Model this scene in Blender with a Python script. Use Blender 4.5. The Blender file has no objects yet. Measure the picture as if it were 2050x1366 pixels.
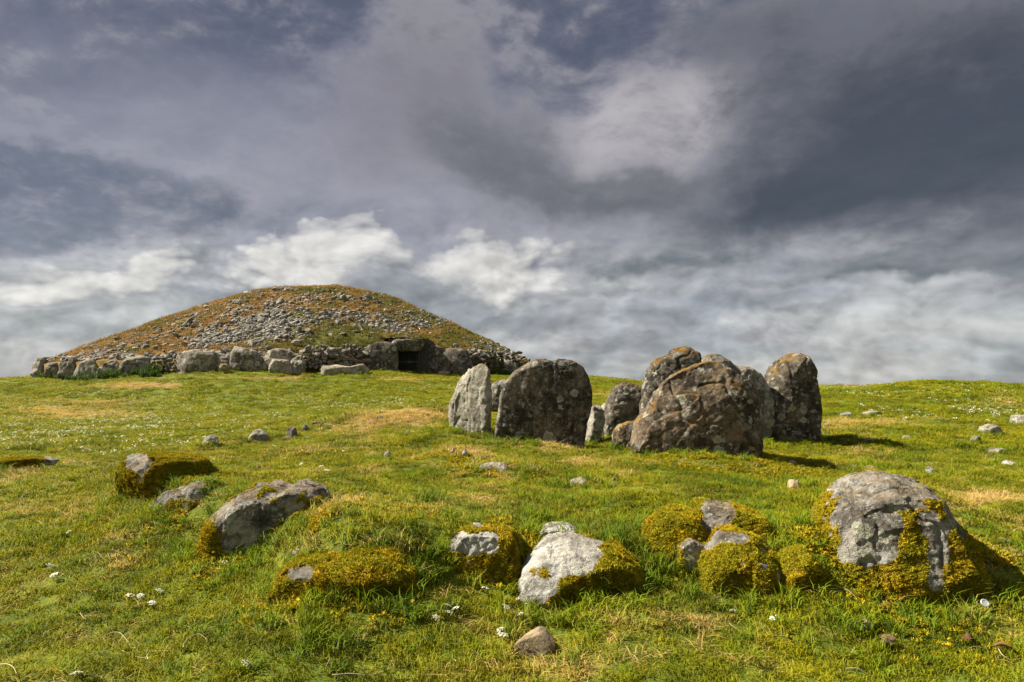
import bpy, bmesh, math, random
import numpy as np
from mathutils import Vector

random.seed(7)
rng = np.random.default_rng(11)
SC = bpy.context.scene
COL = SC.collection

# ------------------------------------------------------------------ camera
F = 2050 * 24 / 36.0
EYE = 1.6
PITCH = math.atan((785 - 683) / F)
CP, SP = math.cos(PITCH), math.sin(PITCH)
cam_d = bpy.data.cameras.new('camera')
cam = bpy.data.objects.new('camera', cam_d)
COL.objects.link(cam)
cam_d.sensor_width = 36
cam_d.lens = 24
cam_d.clip_start = 0.05
cam_d.clip_end = 20000
cam.location = (0, 0, EYE)
cam.rotation_euler = (math.pi / 2 + PITCH, 0, 0)
SC.camera = cam


def ray(px, py):
    v = (683 - py) / F
    return np.array([(px - 1025) / F, CP - v * SP, SP + v * CP])


def P(px, py, Y):
    d = ray(px, py)
    return d * (Y / d[1]) + np.array([0, 0, EYE])


def project(p):
    """world points (n,3) -> pixel coordinates of the photograph"""
    p = np.asarray(p, float)
    d = p - np.array([0, 0, EYE])
    f = d[:, 1] * CP + d[:, 2] * SP
    up = -d[:, 1] * SP + d[:, 2] * CP
    f = np.where(f < 0.2, 0.2, f)
    return 1025 + F * d[:, 0] / f, 683 - F * up / f


# ------------------------------------------------------------------ light
SUN_ELEV = math.radians(45)
SUN_H = np.array([-0.99, 0.13])
SUN_H = SUN_H / np.linalg.norm(SUN_H)
sun_dir = Vector((SUN_H[0] * math.cos(SUN_ELEV), SUN_H[1] * math.cos(SUN_ELEV), math.sin(SUN_ELEV)))
sd = bpy.data.lights.new('sun', 'SUN')
sd.energy = 4.6
sd.angle = math.radians(0.6)
sd.color = (1.0, 0.92, 0.78)
sun = bpy.data.objects.new('sun', sd)
sun.rotation_euler = sun_dir.to_track_quat('Z', 'Y').to_euler()
COL.objects.link(sun)
SC.view_settings.view_transform = 'Standard'
SC.view_settings.look = 'None'
SC.view_settings.exposure = 1.5
SC.view_settings.gamma = 1.0
SC.view_settings.use_curve_mapping = False


# ------------------------------------------------------------------ node helper
class NT:
    def __init__(s, tree):
        s.t = tree
        s.n = tree.nodes
        s.l = tree.links

    def put(s, sock, val):
        if hasattr(val, 'is_output'):
            s.l.new(val, sock)
        elif val is not None:
            if isinstance(val, (tuple, list)) and len(val) == 3 and sock.type == 'RGBA':
                val = (*val, 1)
            sock.default_value = val

    def math(s, op, a, b=None, c=None, clamp=False):
        m = s.n.new('ShaderNodeMath')
        m.operation = op
        m.use_clamp = clamp
        s.put(m.inputs[0], a)
        if b is not None: s.put(m.inputs[1], b)
        if c is not None: s.put(m.inputs[2], c)
        return m.outputs[0]

    def vmath(s, op, a, b=None):
        m = s.n.new('ShaderNodeVectorMath')
        m.operation = op
        s.put(m.inputs[0], a)
        if b is not None: s.put(m.inputs[1], b)
        return m.outputs['Value'] if op in ('DOT_PRODUCT', 'LENGTH', 'DISTANCE') else m.outputs[0]

    def noise(s, vec, scale, detail=4, rough=0.55, col=False, dist=0.0):
        m = s.n.new('ShaderNodeTexNoise')
        s.put(m.inputs['Vector'], vec)
        m.inputs['Scale'].default_value = scale
        m.inputs['Detail'].default_value = detail
        m.inputs['Roughness'].default_value = rough
        m.inputs['Distortion'].default_value = dist
        return m.outputs['Color'] if col else m.outputs['Fac']

    def voronoi(s, vec, scale, feature='F1', rnd=1.0):
        m = s.n.new('ShaderNodeTexVoronoi')
        m.feature = feature
        s.put(m.inputs['Vector'], vec)
        m.inputs['Scale'].default_value = scale
        m.inputs['Randomness'].default_value = rnd
        return m

    def step(s, x, a, b, lo=0.0, hi=1.0):
        m = s.n.new('ShaderNodeMapRange')
        m.interpolation_type = 'SMOOTHSTEP'
        s.put(m.inputs['Value'], x)
        m.inputs['From Min'].default_value = a
        m.inputs['From Max'].default_value = b
        m.inputs['To Min'].default_value = lo
        m.inputs['To Max'].default_value = hi
        return m.outputs[0]

    def mix(s, f, a, b, mode='MIX'):
        m = s.n.new('ShaderNodeMix')
        m.data_type = 'RGBA'
        m.blend_type = mode
        s.put(m.inputs['Factor'], f)
        s.put(m.inputs['A'], a) if False else s.put(m.inputs[6], a)
        s.put(m.inputs[7], b)
        return m.outputs[2]

    def attr(s, name, kind='GEOMETRY'):
        m = s.n.new('ShaderNodeAttribute')
        m.attribute_type = kind
        m.attribute_name = name
        return m.outputs['Fac']

    def scale3(s, vec, v3):
        return s.vmath('MULTIPLY', vec, v3)


# ------------------------------------------------------------------ world
def srgb(r, g, b):
    def f(c):
        c /= 255.0
        return c / 12.92 if c < 0.04045 else ((c + 0.055) / 1.055) ** 2.4
    return (f(r), f(g), f(b))


def build_world():
    w = bpy.data.worlds.new('World')
    SC.world = w
    w.use_nodes = True
    t = w.node_tree
    t.nodes.clear()
    N = NT(t)
    out = t.nodes.new('ShaderNodeOutputWorld')
    tc = t.nodes.new('ShaderNodeTexCoord')
    d = N.vmath('NORMALIZE', tc.outputs['Generated'])
    sky = t.nodes.new('ShaderNodeTexSky')
    sky.sky_type = 'NISHITA'
    sky.sun_disc = False
    sky.sun_elevation = SUN_ELEV
    sky.sun_rotation = math.atan2(SUN_H[0], SUN_H[1])
    sky.altitude = 270
    # broad and fine turbulence bends the cloud masses
    w1 = N.vmath('SUBTRACT', N.noise(d, 3.2, 3, 0.5, col=True), (0.5, 0.5, 0.5))
    w2 = N.vmath('SUBTRACT', N.noise(d, 13.0, 3, 0.6, col=True), (0.5, 0.5, 0.5))
    dw = N.vmath('ADD', d, N.vmath('MULTIPLY', w1, (0.13, 0.1, 0.10)))
    dw = N.vmath('ADD', dw, N.vmath('MULTIPLY', w2, (0.055, 0.04, 0.05)))
    sx = t.nodes.new('ShaderNodeSeparateXYZ')
    t.links.new(dw, sx.inputs[0])
    az = N.math('ARCTAN2', sx.outputs[0], sx.outputs[1])
    el = N.math('ARCSINE', sx.outputs[2])
    sx0 = t.nodes.new('ShaderNodeSeparateXYZ')
    t.links.new(d, sx0.inputs[0])
    el0 = N.math('ARCSINE', sx0.outputs[2])
    az0 = N.math('ARCTAN2', sx0.outputs[0], sx0.outputs[1])

    def ae(px, py):
        r = ray(px, py)
        return math.atan2(r[0], r[1]), math.asin(r[2] / np.linalg.norm(r))

    def blob(acc, px, py, rx, ry, amp, rot=0.0):
        a, e = ae(px, py)
        k = math.cos(a)
        rx, ry = rx * k * k / F * math.cos(e) ** 0, ry * k / F
        u = N.math('SUBTRACT', az, a)
        v = N.math('SUBTRACT', el, e)
        c, s_ = math.cos(math.radians(rot)), math.sin(math.radians(rot))
        # rotation is given clockwise in the picture's sense of the sky
        u2 = N.math('MULTIPLY_ADD', u, c / rx, N.math('MULTIPLY', v, -s_ / rx))
        v2 = N.math('MULTIPLY_ADD', u, s_ / ry, N.math('MULTIPLY', v, c / ry))
        q = N.math('MULTIPLY_ADD', u2, u2, N.math('MULTIPLY', v2, v2))
        g = N.math('EXPONENT', N.math('MULTIPLY', q, -1.0))
        if acc is None:
            return N.math('MULTIPLY', g, amp)
        return N.math('MULTIPLY_ADD', g, amp, acc)

    def blobs(lst, base=0.0):
        acc = None
        for b in lst:
            acc = blob(acc, *b)
        return N.math('ADD', acc, base) if base else acc

    dz = N.scale3(N.vmath('ADD', d, N.vmath('MULTIPLY', w1, (0.12, 0.12, 0.07))), (1.0, 1.0, 1.8))

    def gn(vec, scale, det, rough, gain):
        return N.math('MULTIPLY', N.math('SUBTRACT', N.noise(vec, scale, det, rough), 0.5), gain)
    nb = gn(dz, 5.0, 3, 0.55, 2.6)
    nm = gn(dz, 13.0, 5, 0.60, 2.6)
    nf = gn(dz, 38.0, 3, 0.62, 2.2)
    # the same turbulence sampled a little towards the sun: the difference shades the billows
    up = (-0.012, 0.0, 0.040)
    lit = N.math('SUBTRACT', nm, gn(N.vmath('ADD', dz, up), 13.0, 5, 0.60, 2.6))
    litb = N.math('SUBTRACT', nb, gn(N.vmath('ADD', dz, (-0.03, 0.0, 0.085)), 5.0, 3, 0.55, 2.6))
    # a flat layer of low clouds running away to the horizon
    q = N.math('DIVIDE', 1.0, N.math('ADD', N.math('MAXIMUM', sx0.outputs[2], 0.0), 0.19))
    pc = t.nodes.new('ShaderNodeCombineXYZ')
    t.links.new(N.math('MULTIPLY', sx0.outputs[0], q), pc.inputs[0])
    t.links.new(N.math('MULTIPLY', sx0.outputs[1], q), pc.inputs[1])
    pl = N.vmath('ADD', N.vmath('MULTIPLY', pc.outputs[0], (.8, 1, 1)), N.vmath('MULTIPLY', w2, (.5, .35, 0)))
    ns = gn(pl, 1.0, 4, 0.5, 3.0)
    lits = N.math('SUBTRACT', ns, gn(N.vmath('ADD', pl, (-.1, -.30, 0)), 1.0, 4, 0.5, 3.0))
    def puff(vec):
        v = N.voronoi(vec, 15.0, 'F1')
        v.inputs['Detail'].default_value = 2.0
        v.inputs['Roughness'].default_value = 0.55
        return N.math('MULTIPLY', N.math('SUBTRACT', 0.42, v.outputs['Distance']), 1.6)
    wv = N.vmath('ADD', dz, N.vmath('MULTIPLY', w2, (.03, .03, .03)))
    pf = puff(wv)
    litp = N.math('SUBTRACT', pf, puff(N.vmath('ADD', wv, (-0.012, 0, 0.022))))
    nz = N.math('MULTIPLY_ADD', nm, 0.45, N.math('MULTIPLY', nb, 0.55))
    nz2 = N.math('MULTIPLY_ADD', nf, 0.22, N.math('MULTIPLY_ADD', nm, 0.5, N.math('MULTIPLY', nb, 0.45)))

    # veil over the clear sky: slate blue high up, lavender lower, pale grey-blue at the horizon
    hi = N.step(N.math('MULTIPLY_ADD', nb, 0.10, el), 0.25, 0.52)
    lo = N.step(el, 0.02, 0.20)
    col = N.mix(lo, srgb(160, 168, 177), srgb(138, 139, 152))
    col = N.mix(hi, col, srgb(84, 89, 106))
    wisp = N.math('MULTIPLY', N.step(N.math('MULTIPLY_ADD', nm, 0.25, nb), -0.4, 1.0), 0.25)
    col = N.mix(wisp, col, srgb(140, 136, 148))
    # deep blue opening at the top
    gap = blobs([(1120, 0, 330, 80, 0.8, 12), (560, 60, 280, 60, 0.4, 12), (1190, 130, 110, 50, .4, -20), (500, -60, 900, 110, .6, 0)])
    gap = N.math('MULTIPLY', gap, N.step(nz, 0.7, -0.3, 0.75, 1.0))
    col = N.mix(N.math('MINIMUM', gap, 0.6), col, srgb(68, 74, 94))

    def cloud(col, lst, noise_mix, rim, core, a0, a1, c0, c1, op=1.0, base=0.0):
        f = blobs(lst, base)
        f = N.math('ADD', f, noise_mix)
        al = N.math('MULTIPLY', N.step(f, a0, a1), op)
        sh = N.step(f, c0, c1)
        return N.mix(al, col, N.mix(sh, rim, core))

    # low layers
    lowm = N.step(el, 0.36, 0.08)
    strat = N.math('MULTIPLY', N.step(N.math('MULTIPLY_ADD', nm, 0.2, ns), -0.35, 0.35), lowm)
    col = N.mix(N.math('MULTIPLY', strat, 0.85), col, srgb(188, 190, 191))
    dark = N.math('MULTIPLY', N.step(N.math('MULTIPLY_ADD', nb, 0.25, N.math('MULTIPLY', ns, -1.0)), -0.1, 0.6), lowm)
    col = N.mix(N.math('MULTIPLY', dark, 0.85), col, srgb(128, 134, 141))

    # lavender cloud left of the big storm cloud
    col = cloud(col, [(800, 230, 190, 150, .8, 0), (660, 340, 250, 130, .5, 0), (900, 160, 120, 90, .5, 0)],
                nz, srgb(150, 146, 159), srgb(122, 118, 129), 0.05, 0.95, 0.35, 1.1, .8)
    # dark ragged cloud on the left
    col = cloud(col, [(60, 330, 270, 80, .85, 14), (290, 362, 190, 58, .8, 18), (440, 420, 90, 45, .55, 10), (120, 440, 220, 50, .5, 8), (0, 480, 160, 40, .6, 0), (-300, 360, 300, 120, .9, 0)],
                N.math('MULTIPLY', nz2, 1.2), srgb(156, 154, 166), srgb(84, 91, 106), 0.05, 0.75, 0.1, 0.95, .9)
    # bright cumulus bank
    col = cloud(col, [(640, 508, 130, 96, 1.1, 0), (712, 465, 66, 62, .75, 0), (590, 460, 50, 40, .4, 0), (520, 540, 150, 60, .9, 0), (330, 545, 90, 62, .95, 0), (200, 585, 150, 56, .8, 0), (60, 592, 150, 54, .9, 0),
                      (960, 540, 150, 86, 1.0, 0), (1080, 525, 160, 62, .8, 0), (-250, 590, 260, 70, .9, 0), (850, 560, 200, 66, .8, 0), (500, 590, 700, 44, .35, 0)],
                N.math('MULTIPLY_ADD', pf, 0.55, N.math('MULTIPLY', nz2, 0.55)), srgb(158, 159, 166), srgb(212, 211, 208), 0.30, 0.46, 0.25, 0.95, .95)
    # its grey shaded undersides
    col = cloud(col, [(830, 560, 90, 40, .9, 12), (450, 612, 170, 34, .8, 0), (880, 612, 240, 40, .9, 0), (640, 592, 120, 26, .5, 0), (150, 562, 90, 20, .45, 0), (140, 670, 300, 40, .8, 0), (1060, 660, 140, 40, .5, 0), (250, 620, 60, 14, .4, 0)],
                nz2, srgb(162, 165, 168), srgb(116, 123, 131), 0.1, 0.85, 0.25, 1.0, .85)
    # grey layers below the storm cloud
    col = cloud(col, [(1500, 500, 360, 40, .8, -4), (1330, 545, 300, 20, .6, 0), (1760, 560, 330, 28, .85, -3), (2000, 510, 260, 60, 1.0, 0), (1200, 592, 260, 14, .5, 0), (1600, 625, 300, 12, .45, 0), (2300, 520, 300, 110, 1., 0)],
                N.math('MULTIPLY_ADD', ns, 0.3, nz2), srgb(164, 166, 168), srgb(94, 100, 106), 0.15, 0.9, 0.3, 1.05, .85)
    # storm cloud with its bright left shoulder
    col = cloud(col, [(1300, 250, 170, 130, 1.0, -20), (1400, 190, 120, 90, .6, 0), (1180, 330, 170, 90, .5, 0)],
                nz2, srgb(146, 143, 155), srgb(188, 184, 188), 0.15, 0.95, 0.35, 1.2, .88)
    col = cloud(col, [(1010, 305, 190, 84, .8, 6), (1230, 392, 280, 46, .95, 4), (1480, 400, 260, 66, .9, -4), (850, 240, 190, 140, .3, 10)],
                nz2, srgb(144, 142, 149), srgb(96, 96, 100), -0.25, 1.15, 0.1, 1.2, .92)
    col = cloud(col, [(1680, 310, 290, 150, 1.0, -10), (1900, 330, 320, 160, 1.0, -10), (1750, 120, 420, 110, .75, 0), (1480, 60, 260, 90, .55, 0), (2200, 250, 300, 320, .9, 0), (1640, 405, 280, 50, .9, -8)],
                nz2, srgb(118, 117, 124), srgb(56, 59, 65), -0.1, 1.0, 0.1, 1.7, .95)
    # unseen broken cloud overhead and behind the camera, added to lift the shadows
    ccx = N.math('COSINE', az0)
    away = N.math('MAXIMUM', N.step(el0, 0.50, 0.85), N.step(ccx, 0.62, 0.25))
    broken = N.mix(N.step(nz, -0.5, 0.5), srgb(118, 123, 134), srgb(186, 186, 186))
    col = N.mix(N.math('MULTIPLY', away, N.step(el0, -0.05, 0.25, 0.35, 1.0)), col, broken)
    # billow shading everywhere
    fine = N.math('MULTIPLY_ADD', lit, 0.26, N.math('MULTIPLY_ADD', litb, 0.20, N.math('MULTIPLY_ADD', nf, 0.05, 1.0)))
    fine = N.math('MULTIPLY_ADD', N.math('MULTIPLY', lits, lowm), 0.13, fine)
    fine = N.math('MULTIPLY_ADD', N.math('MULTIPLY', litp, N.step(el0, 0.30, 0.16)), 0.32, fine)
    calm = N.step(el0, 0.20, 0.42, 1.0, 0.45)
    fine = N.math('MULTIPLY_ADD', N.math('SUBTRACT', fine, 1.0), calm, 1.0)
    fine = N.math('MINIMUM', N.math('MAXIMUM', fine, 0.55), 1.5)
    cb = t.nodes.new('ShaderNodeCombineXYZ')
    for i in range(3):
        t.links.new(fine, cb.inputs[i])
    col = N.vmath('MULTIPLY', N.vmath('MULTIPLY', col, cb.outputs[0]), (1.03, 1.0, .955))
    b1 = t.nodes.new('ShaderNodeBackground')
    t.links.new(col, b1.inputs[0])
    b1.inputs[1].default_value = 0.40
    b0 = t.nodes.new('ShaderNodeBackground')
    t.links.new(sky.outputs[0], b0.inputs[0])
    b0.inputs[1].default_value = 0.05
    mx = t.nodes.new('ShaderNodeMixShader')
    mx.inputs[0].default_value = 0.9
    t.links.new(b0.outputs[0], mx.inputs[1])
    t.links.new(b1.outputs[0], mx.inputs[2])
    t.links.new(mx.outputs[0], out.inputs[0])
    w.cycles.sampling_method = 'MANUAL'
    w.cycles.sample_map_resolution = 512


build_world()


# ------------------------------------------------------------------ numeric helpers
def _hash(ix, iy, iz, seed):
    h = (ix.astype(np.uint32) * np.uint32(374761393) + iy.astype(np.uint32) * np.uint32(668265263)
         + iz.astype(np.uint32) * np.uint32(2147483647) + np.uint32((seed * 144269504 + 97) & 0xffffffff))
    h = (h ^ (h >> np.uint32(13))) * np.uint32(1274126177)
    h = (h ^ (h >> np.uint32(16))) * np.uint32(2246822519)
    h = h ^ (h >> np.uint32(15))
    return h.astype(np.float64) / 4294967295.0


def vnoise(p, seed=0):
    """smooth value noise in -1..1 on points (n,3)"""
    p = np.asarray(p, float)
    i = np.floor(p).astype(np.int64)
    f = p - i
    f = f * f * f * (f * (f * 6 - 15) + 10)
    i = (i & 0xffff)
    r = 0
    for dx in (0, 1):
        wx = f[:, 0] if dx else 1 - f[:, 0]
        for dy in (0, 1):
            wy = f[:, 1] if dy else 1 - f[:, 1]
            for dz in (0, 1):
                wz = f[:, 2] if dz else 1 - f[:, 2]
                r = r + wx * wy * wz * _hash(i[:, 0] + dx, i[:, 1] + dy, i[:, 2] + dz, seed)
    return r * 2 - 1


def fbm(p, oct=4, seed=0, gain=0.5, ridged=False):
    p = np.asarray(p, float)
    a, s, tot = 1.0, 0.0, 0.0
    for o in range(oct):
        n = vnoise(p * (2.03 ** o) + o * 17.3, seed + o)
        if ridged: n = 1 - 2 * np.abs(n)
        s = s + a * n
        tot += a
        a *= gain
    return s / tot


def sstep(x, a, b):
    t = np.clip((x - a) / (b - a), 0, 1)
    return t * t * (3 - 2 * t)


def p3(x, y, z=None):
    return np.stack([x, y, np.zeros_like(x) if z is None else z], 1)


def new_mesh(name, v, f, smooth=True):
    m = bpy.data.meshes.new(name)
    m.from_pydata([tuple(q) for q in v], [], [tuple(q) for q in f])
    m.update()
    if smooth:
        m.polygons.foreach_set('use_smooth', np.ones(len(m.polygons), bool))
    return m


def fast_mesh(name, v, quads, smooth=True):
    """mesh from arrays of vertices and quads"""
    m = bpy.data.meshes.new(name)
    v = np.asarray(v, np.float32)
    q = np.asarray(quads, np.int32)
    k = q.shape[1]
    m.vertices.add(len(v))
    m.vertices.foreach_set('co', v.ravel())
    m.loops.add(q.size)
    m.loops.foreach_set('vertex_index', q.ravel())
    m.polygons.add(len(q))
    m.polygons.foreach_set('loop_start', np.arange(0, q.size, k, dtype=np.int32))
    if smooth:
        m.polygons.foreach_set('use_smooth', np.ones(len(q), bool))
    m.update(calc_edges=True)
    m.validate()
    return m


def set_attr(mesh, name, vals):
    a = mesh.attributes.new(name, 'FLOAT', 'POINT')
    a.data.foreach_set('value', np.asarray(vals, np.float32))


def obj(name, mesh, mat=None, parent=None, loc=None):
    o = bpy.data.objects.new(name, mesh)
    COL.objects.link(o)
    if mat is not None and mesh is not None and not mesh.materials:
        mesh.materials.append(mat)
    if parent is not None: o.parent = parent
    if loc is not None: o.location = tuple(loc)
    return o


def tag(o, label=None, cat=None, group=None, kind=None):
    if label: o['label'] = label
    if cat: o['category'] = cat
    if group: o['group'] = group
    if kind: o['kind'] = kind
    return o


# ------------------------------------------------------------------ terrain shape
CC = np.array([-15.94, 53.4])      # centre of the great cairn
CR = 17.5


def kerb_at(px):
    """nearest point of the cairn's foot in the direction of a pixel column"""
    dx = (px - 1025) / F
    d = np.array([dx, 1.0])
    d = d / np.linalg.norm(d)
    b = d @ CC
    q = max(b * b - (CC @ CC - CR * CR), 0)
    return d * (b - math.sqrt(q))


CTRL = [  # pixel x, pixel y, distance: points of the ground seen in the photograph
    (0, 1366, 3.7), (500, 1366, 3.65), (1025, 1366, 3.6), (1500, 1366, 3.6), (2050, 1366, 3.65), (-500, 1366, 3.7), (2550, 1366, 3.7),
    (100, 1200, 4.9), (600, 1210, 4.6), (1000, 1205, 4.62), (1500, 1200, 4.65), (2000, 1190, 4.8),
    (60, 1080, 6.1), (520, 1090, 5.6), (700, 1090, 5.35), (960, 1150, 4.98), (960, 1080, 5.45), (1400, 1120, 5.2), (1400, 1060, 5.65), (1800, 1180, 4.88), (2000, 1060, 6.0), (1650, 1050, 5.85),
    (300, 985, 7.4), (0, 1000, 7.6), (700, 980, 7.0), (1000, 1000, 6.8), (1000, 950, 8.3), (1300, 990, 7.0), (1700, 985, 7.4), (2050, 960, 9.0),
    (60, 925, 10.6), (400, 905, 11.2), (560, 885, 12.5), (700, 905, 10.2), (850, 900, 10.2), (760, 845, 14.2), (880, 826, 16.5),
    (900, 862, 11.9), (1000, 876, 11.6), (1090, 885, 11.4), (1200, 888, 11.9), (1290, 865, 12.6), (1400, 908, 10.5), (1510, 905, 10.9), (1570, 955, 9.4), (1640, 872, 12.8), (1540, 885, 12.2),
    (1800, 910, 11.3), (1950, 880, 13.2), (2050, 890, 12.8), (1720, 840, 16.0), (1900, 830, 17.5), (2050, 820, 19.),
    (1660, 775, 26.), (1700, 777, 26.), (1760, 775, 26.), (1800, 768, 25.), (1900, 765, 25.), (2050, 773, 25.), (2300, 778, 24.), (2700, 780, 24.),
    (1240, 775, 34.), (1200, 757, 36.), (1300, 772, 33.), (1450, 774, 30.), (1550, 775, 28.),
    (0, 845, 21.), (300, 840, 22.), (-400, 840, 20.), (550, 830, 23.), (800, 800, 26.), (1000, 800, 26.), (1230, 830, 20.), (1450, 820, 20.),
    (0, 800, 30.), (300, 795, 31.), (600, 785, 32.), (900, 775, 33.), (1080, 778, 33.),
    (0, 759, 42.), (-300, 768, 40.), (-700, 775, 38.),
]
KERB_PY = [(75, 754), (160, 760), (240, 752), (350, 745), (450, 740), (570, 741), (700, 741), (820, 744), (930, 749), (1030, 755)]
cp = [P(*c) for c in CTRL]
for px, py in KERB_PY:
    k = kerb_at(px)
    cp.append(P(px, py, k[1]))
for a_, r_, z_ in [(-.95, 75, .2), (-.7, 75, .8), (-.5, 75, 2.0), (-.3, 75, 2.6), (-.1, 72, 2.2), (0.05, 60, 1.9), (.2, 60, 1.2), (.45, 55, .8), (.7, 50, .6), (.95, 50, .5), (0.05, 46, 2.35),
                   (-.3, 55, 2.9), (.0, 2.5, -.02), (.9, 2.5, -.02), (-.9, 2.5, -.02)]:
    cp.append(np.array([r_ * math.sin(a_), r_ * math.cos(a_), z_]))
cp = np.array(cp)


def polar(x, y):
    return np.arctan2(x, y), np.hypot(x, y)


def tcoord(x, y):
    a, r = polar(x, y)
    return np.stack([np.clip(a, -.95, .95) * 2.2, np.log(np.clip(r, 2.2, 75.))], -1), a, r


tc_, _, _ = tcoord(cp[:, 0], cp[:, 1])


def phi(d2):
    return np.where(d2 > 1e-12, 0.5 * d2 * np.log(np.maximum(d2, 1e-12)), 0)


_n = len(cp)
_K = phi(((tc_[:, None] - tc_[None]) ** 2).sum(-1)) + np.eye(_n) * 2e-4
_Pm = np.concatenate([np.ones((_n, 1)), tc_], 1)
_A = np.zeros((_n + 3, _n + 3))
_A[:_n, :_n] = _K
_A[:_n, _n:] = _Pm
_A[_n:, :_n] = _Pm.T
_W = np.linalg.solve(_A, np.concatenate([cp[:, 2], np.zeros(3)]))


BANK = {}        # crest lines of the turf bank under the ring of boulders and of the brow left of the chamber
HUMMOCK = []     # x, y, radius, height of banks and hummocks the stones sit in


def ground(x, y, rough=True):
    x = np.atleast_1d(np.asarray(x, float))
    y = np.atleast_1d(np.asarray(y, float))
    out = np.empty(len(x))
    for s in range(0, len(x), 20000):
        c, a, r = tcoord(x[s:s + 20000], y[s:s + 20000])
        K = phi(((c[:, None] - tc_[None]) ** 2).sum(-1))
        z = K @ _W[:_n] + _W[_n] + c @ _W[_n + 1:]
        wb = sstep(np.abs(a), .95, 1.8)
        zb = .02 + .045 * np.clip(r - 3, 0, 45)
        z = z * (1 - wb) + np.minimum(zb, 2.0) * wb
        z = z - np.clip(r - 75, 0, 700) * 0.13
        out[s:s + 20000] = z
    if BANK:
        wob = .10 * vnoise(p3(x, y) * 1.7, 61)
        for nm, (B, f0, f1, b0, b1) in (('ring', (.17, -.50, .02, .35, 2.6)), ('brow', (.20, -3.2, -.1, .05, 1.3))):
            cx, cy = BANK[nm]
            sd_ = y - np.interp(x, cx, cy) + wob
            w_ = sstep(x, cx[0] - .8, cx[0] + .3) * (1 - sstep(x, cx[-1] - .3, cx[-1] + .8))
            var = 1 + .5 * vnoise(p3(x, y) * 1.1, 67)
            out += B * var * w_ * sstep(sd_, f0, f1) * (1 - sstep(sd_, b0, b1))
    for hx, hy, hr, hh in HUMMOCK:
        out += hh * np.exp(-((x - hx) ** 2 + (y - hy) ** 2) / (hr * hr))
    if rough:
        q = p3(x, y)
        r = np.hypot(x, y)
        hum = .75 + .25 * sstep(r, 9, 16)
        out = out + .042 * fbm(q * 1.6, 3, 3) * (1 + .8 * hum) + .016 * fbm(q * 5.0, 2, 9)
        out = out + .05 * hum * fbm(q * .55, 2, 21) * (1 - sstep(r, 36, 42))
    return out


def gz(x, y):
    return float(ground([x], [y])[0])


def on_ground(px, py):
    """where the sight line of a pixel first meets the ground"""
    d = ray(px, py)
    t = np.concatenate([np.arange(2.5, 20, .02), np.arange(20, 75, .08)])
    pts = np.array([0, 0, EYE]) + d[None] * t[:, None]
    below = pts[:, 2] <= ground(pts[:, 0], pts[:, 1])
    i = int(np.argmax(below)) if below.any() else len(t) - 1
    return pts[i]


_ring = np.array([on_ground(a_, b_) for a_, b_ in [(225, 975), (330, 1000), (420, 1050), (520, 1075), (600, 1120), (700, 1150), (850, 1140), (960, 1135), (1130, 1150), (1300, 1130), (1450, 1140), (1600, 1150), (1750, 1160), (1900, 1150), (2000, 1100)]])
_brow = np.array([on_ground(a_, b_) for a_, b_ in [(480, 890), (600, 866), (700, 850), (800, 838), (890, 826)]])
BANK['ring'] = (_ring[:, 0], _ring[:, 1])
BANK['brow'] = (_brow[:, 0], _brow[:, 1])
for _px, _py, _r, _h in [(690, 1135, .50, .10), (840, 1110, .40, .08), (960, 1120, .38, .10), (1220, 1090, .40, .03), (1150, 1150, .42, .09), (1330, 1075, .35, .03), (1450, 1150, .45, .05), (1600, 1160, .35, .07), (1820, 1150, .75, .13), (1960, 1130, .40, .10),
                         (330, 985, .55, .12), (520, 1060, .70, .11), (430, 1010, .40, .08), (640, 1060, .40, .07), (1010, 945, .50, .09), (920, 915, .60, .06), (1135, 888, .35, .08), (1400, 935, .70, .13), (1520, 935, .70, .12), (560, 1200, .6, .05), (60, 935, .6, .06),
                         (300, 1060, .5, .06), (1250, 1190, .5, .06), (760, 1230, .5, .05), (200, 1120, .5, .05), (1990, 1010, .4, .05), (590, 880, .5, .06), (770, 850, .5, .06), (420, 895, .3, .06), (1160, 972, .3, .04)]:
    _g = on_ground(_px, _py)
    HUMMOCK.append((_g[0], _g[1], _r, _h))

# dry and trodden patches of turf (pixel centre, half size, amount), projected on the real ground
DRY = [(130, 828, 140, 18, .95), (230, 806, 90, 10, .7), (300, 770, 80, 6, 1.1), (240, 775, 60, 5, .8), (390, 757, 90, 4, .6), (520, 757, 60, 4, .5), (590, 759, 50, 4, .8), (810, 759, 40, 5, .9), (880, 760, 60, 4, .4),
       (790, 840, 110, 16, .8), (700, 862, 100, 14, .5), (860, 830, 60, 12, .7), (930, 905, 50, 12, .8), (1040, 885, 90, 10, .5), (1120, 895, 50, 12, .8), (1180, 925, 70, 16, .7), (1230, 950, 60, 10, .6),
       (1010, 940, 70, 12, .6), (1700, 850, 130, 10, .8), (1230, 790, 60, 8, .7), (1240, 815, 50, 6, .5), (1990, 1000, 80, 16, .8), (1880, 1010, 60, 14, .4),
       (690, 1100, 150, 26, .8), (820, 1090, 60, 22, .5), (900, 1170, 120, 20, .6), (640, 1210, 160, 30, .4), (1200, 1060, 120, 20, .5), (450, 1150, 60, 20, .2), (150, 1260, 220, 24, .35), (420, 1010, 50, 12, .6), (660, 1020, 50, 20, .7),
       (250, 1120, 100, 16, .35), (1300, 1250, 200, 20, .25), (1420, 1240, 50, 20, .5), (1560, 1330, 160, 20, .4), (1000, 1340, 300, 20, .3), (1880, 1150, 90, 20, .6), (1960, 1110, 50, 16, .7), (2010, 805, 30, 10, .6), (1700, 777, 60, 3, .9),
       (160, 1010, 120, 14, .25), (1150, 970, 90, 12, .5), (760, 1180, 60, 20, .5), (1600, 985, 60, 8, .2), (1750, 905, 60, 5, .4), (1930, 870, 50, 5, .3)]


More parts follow.
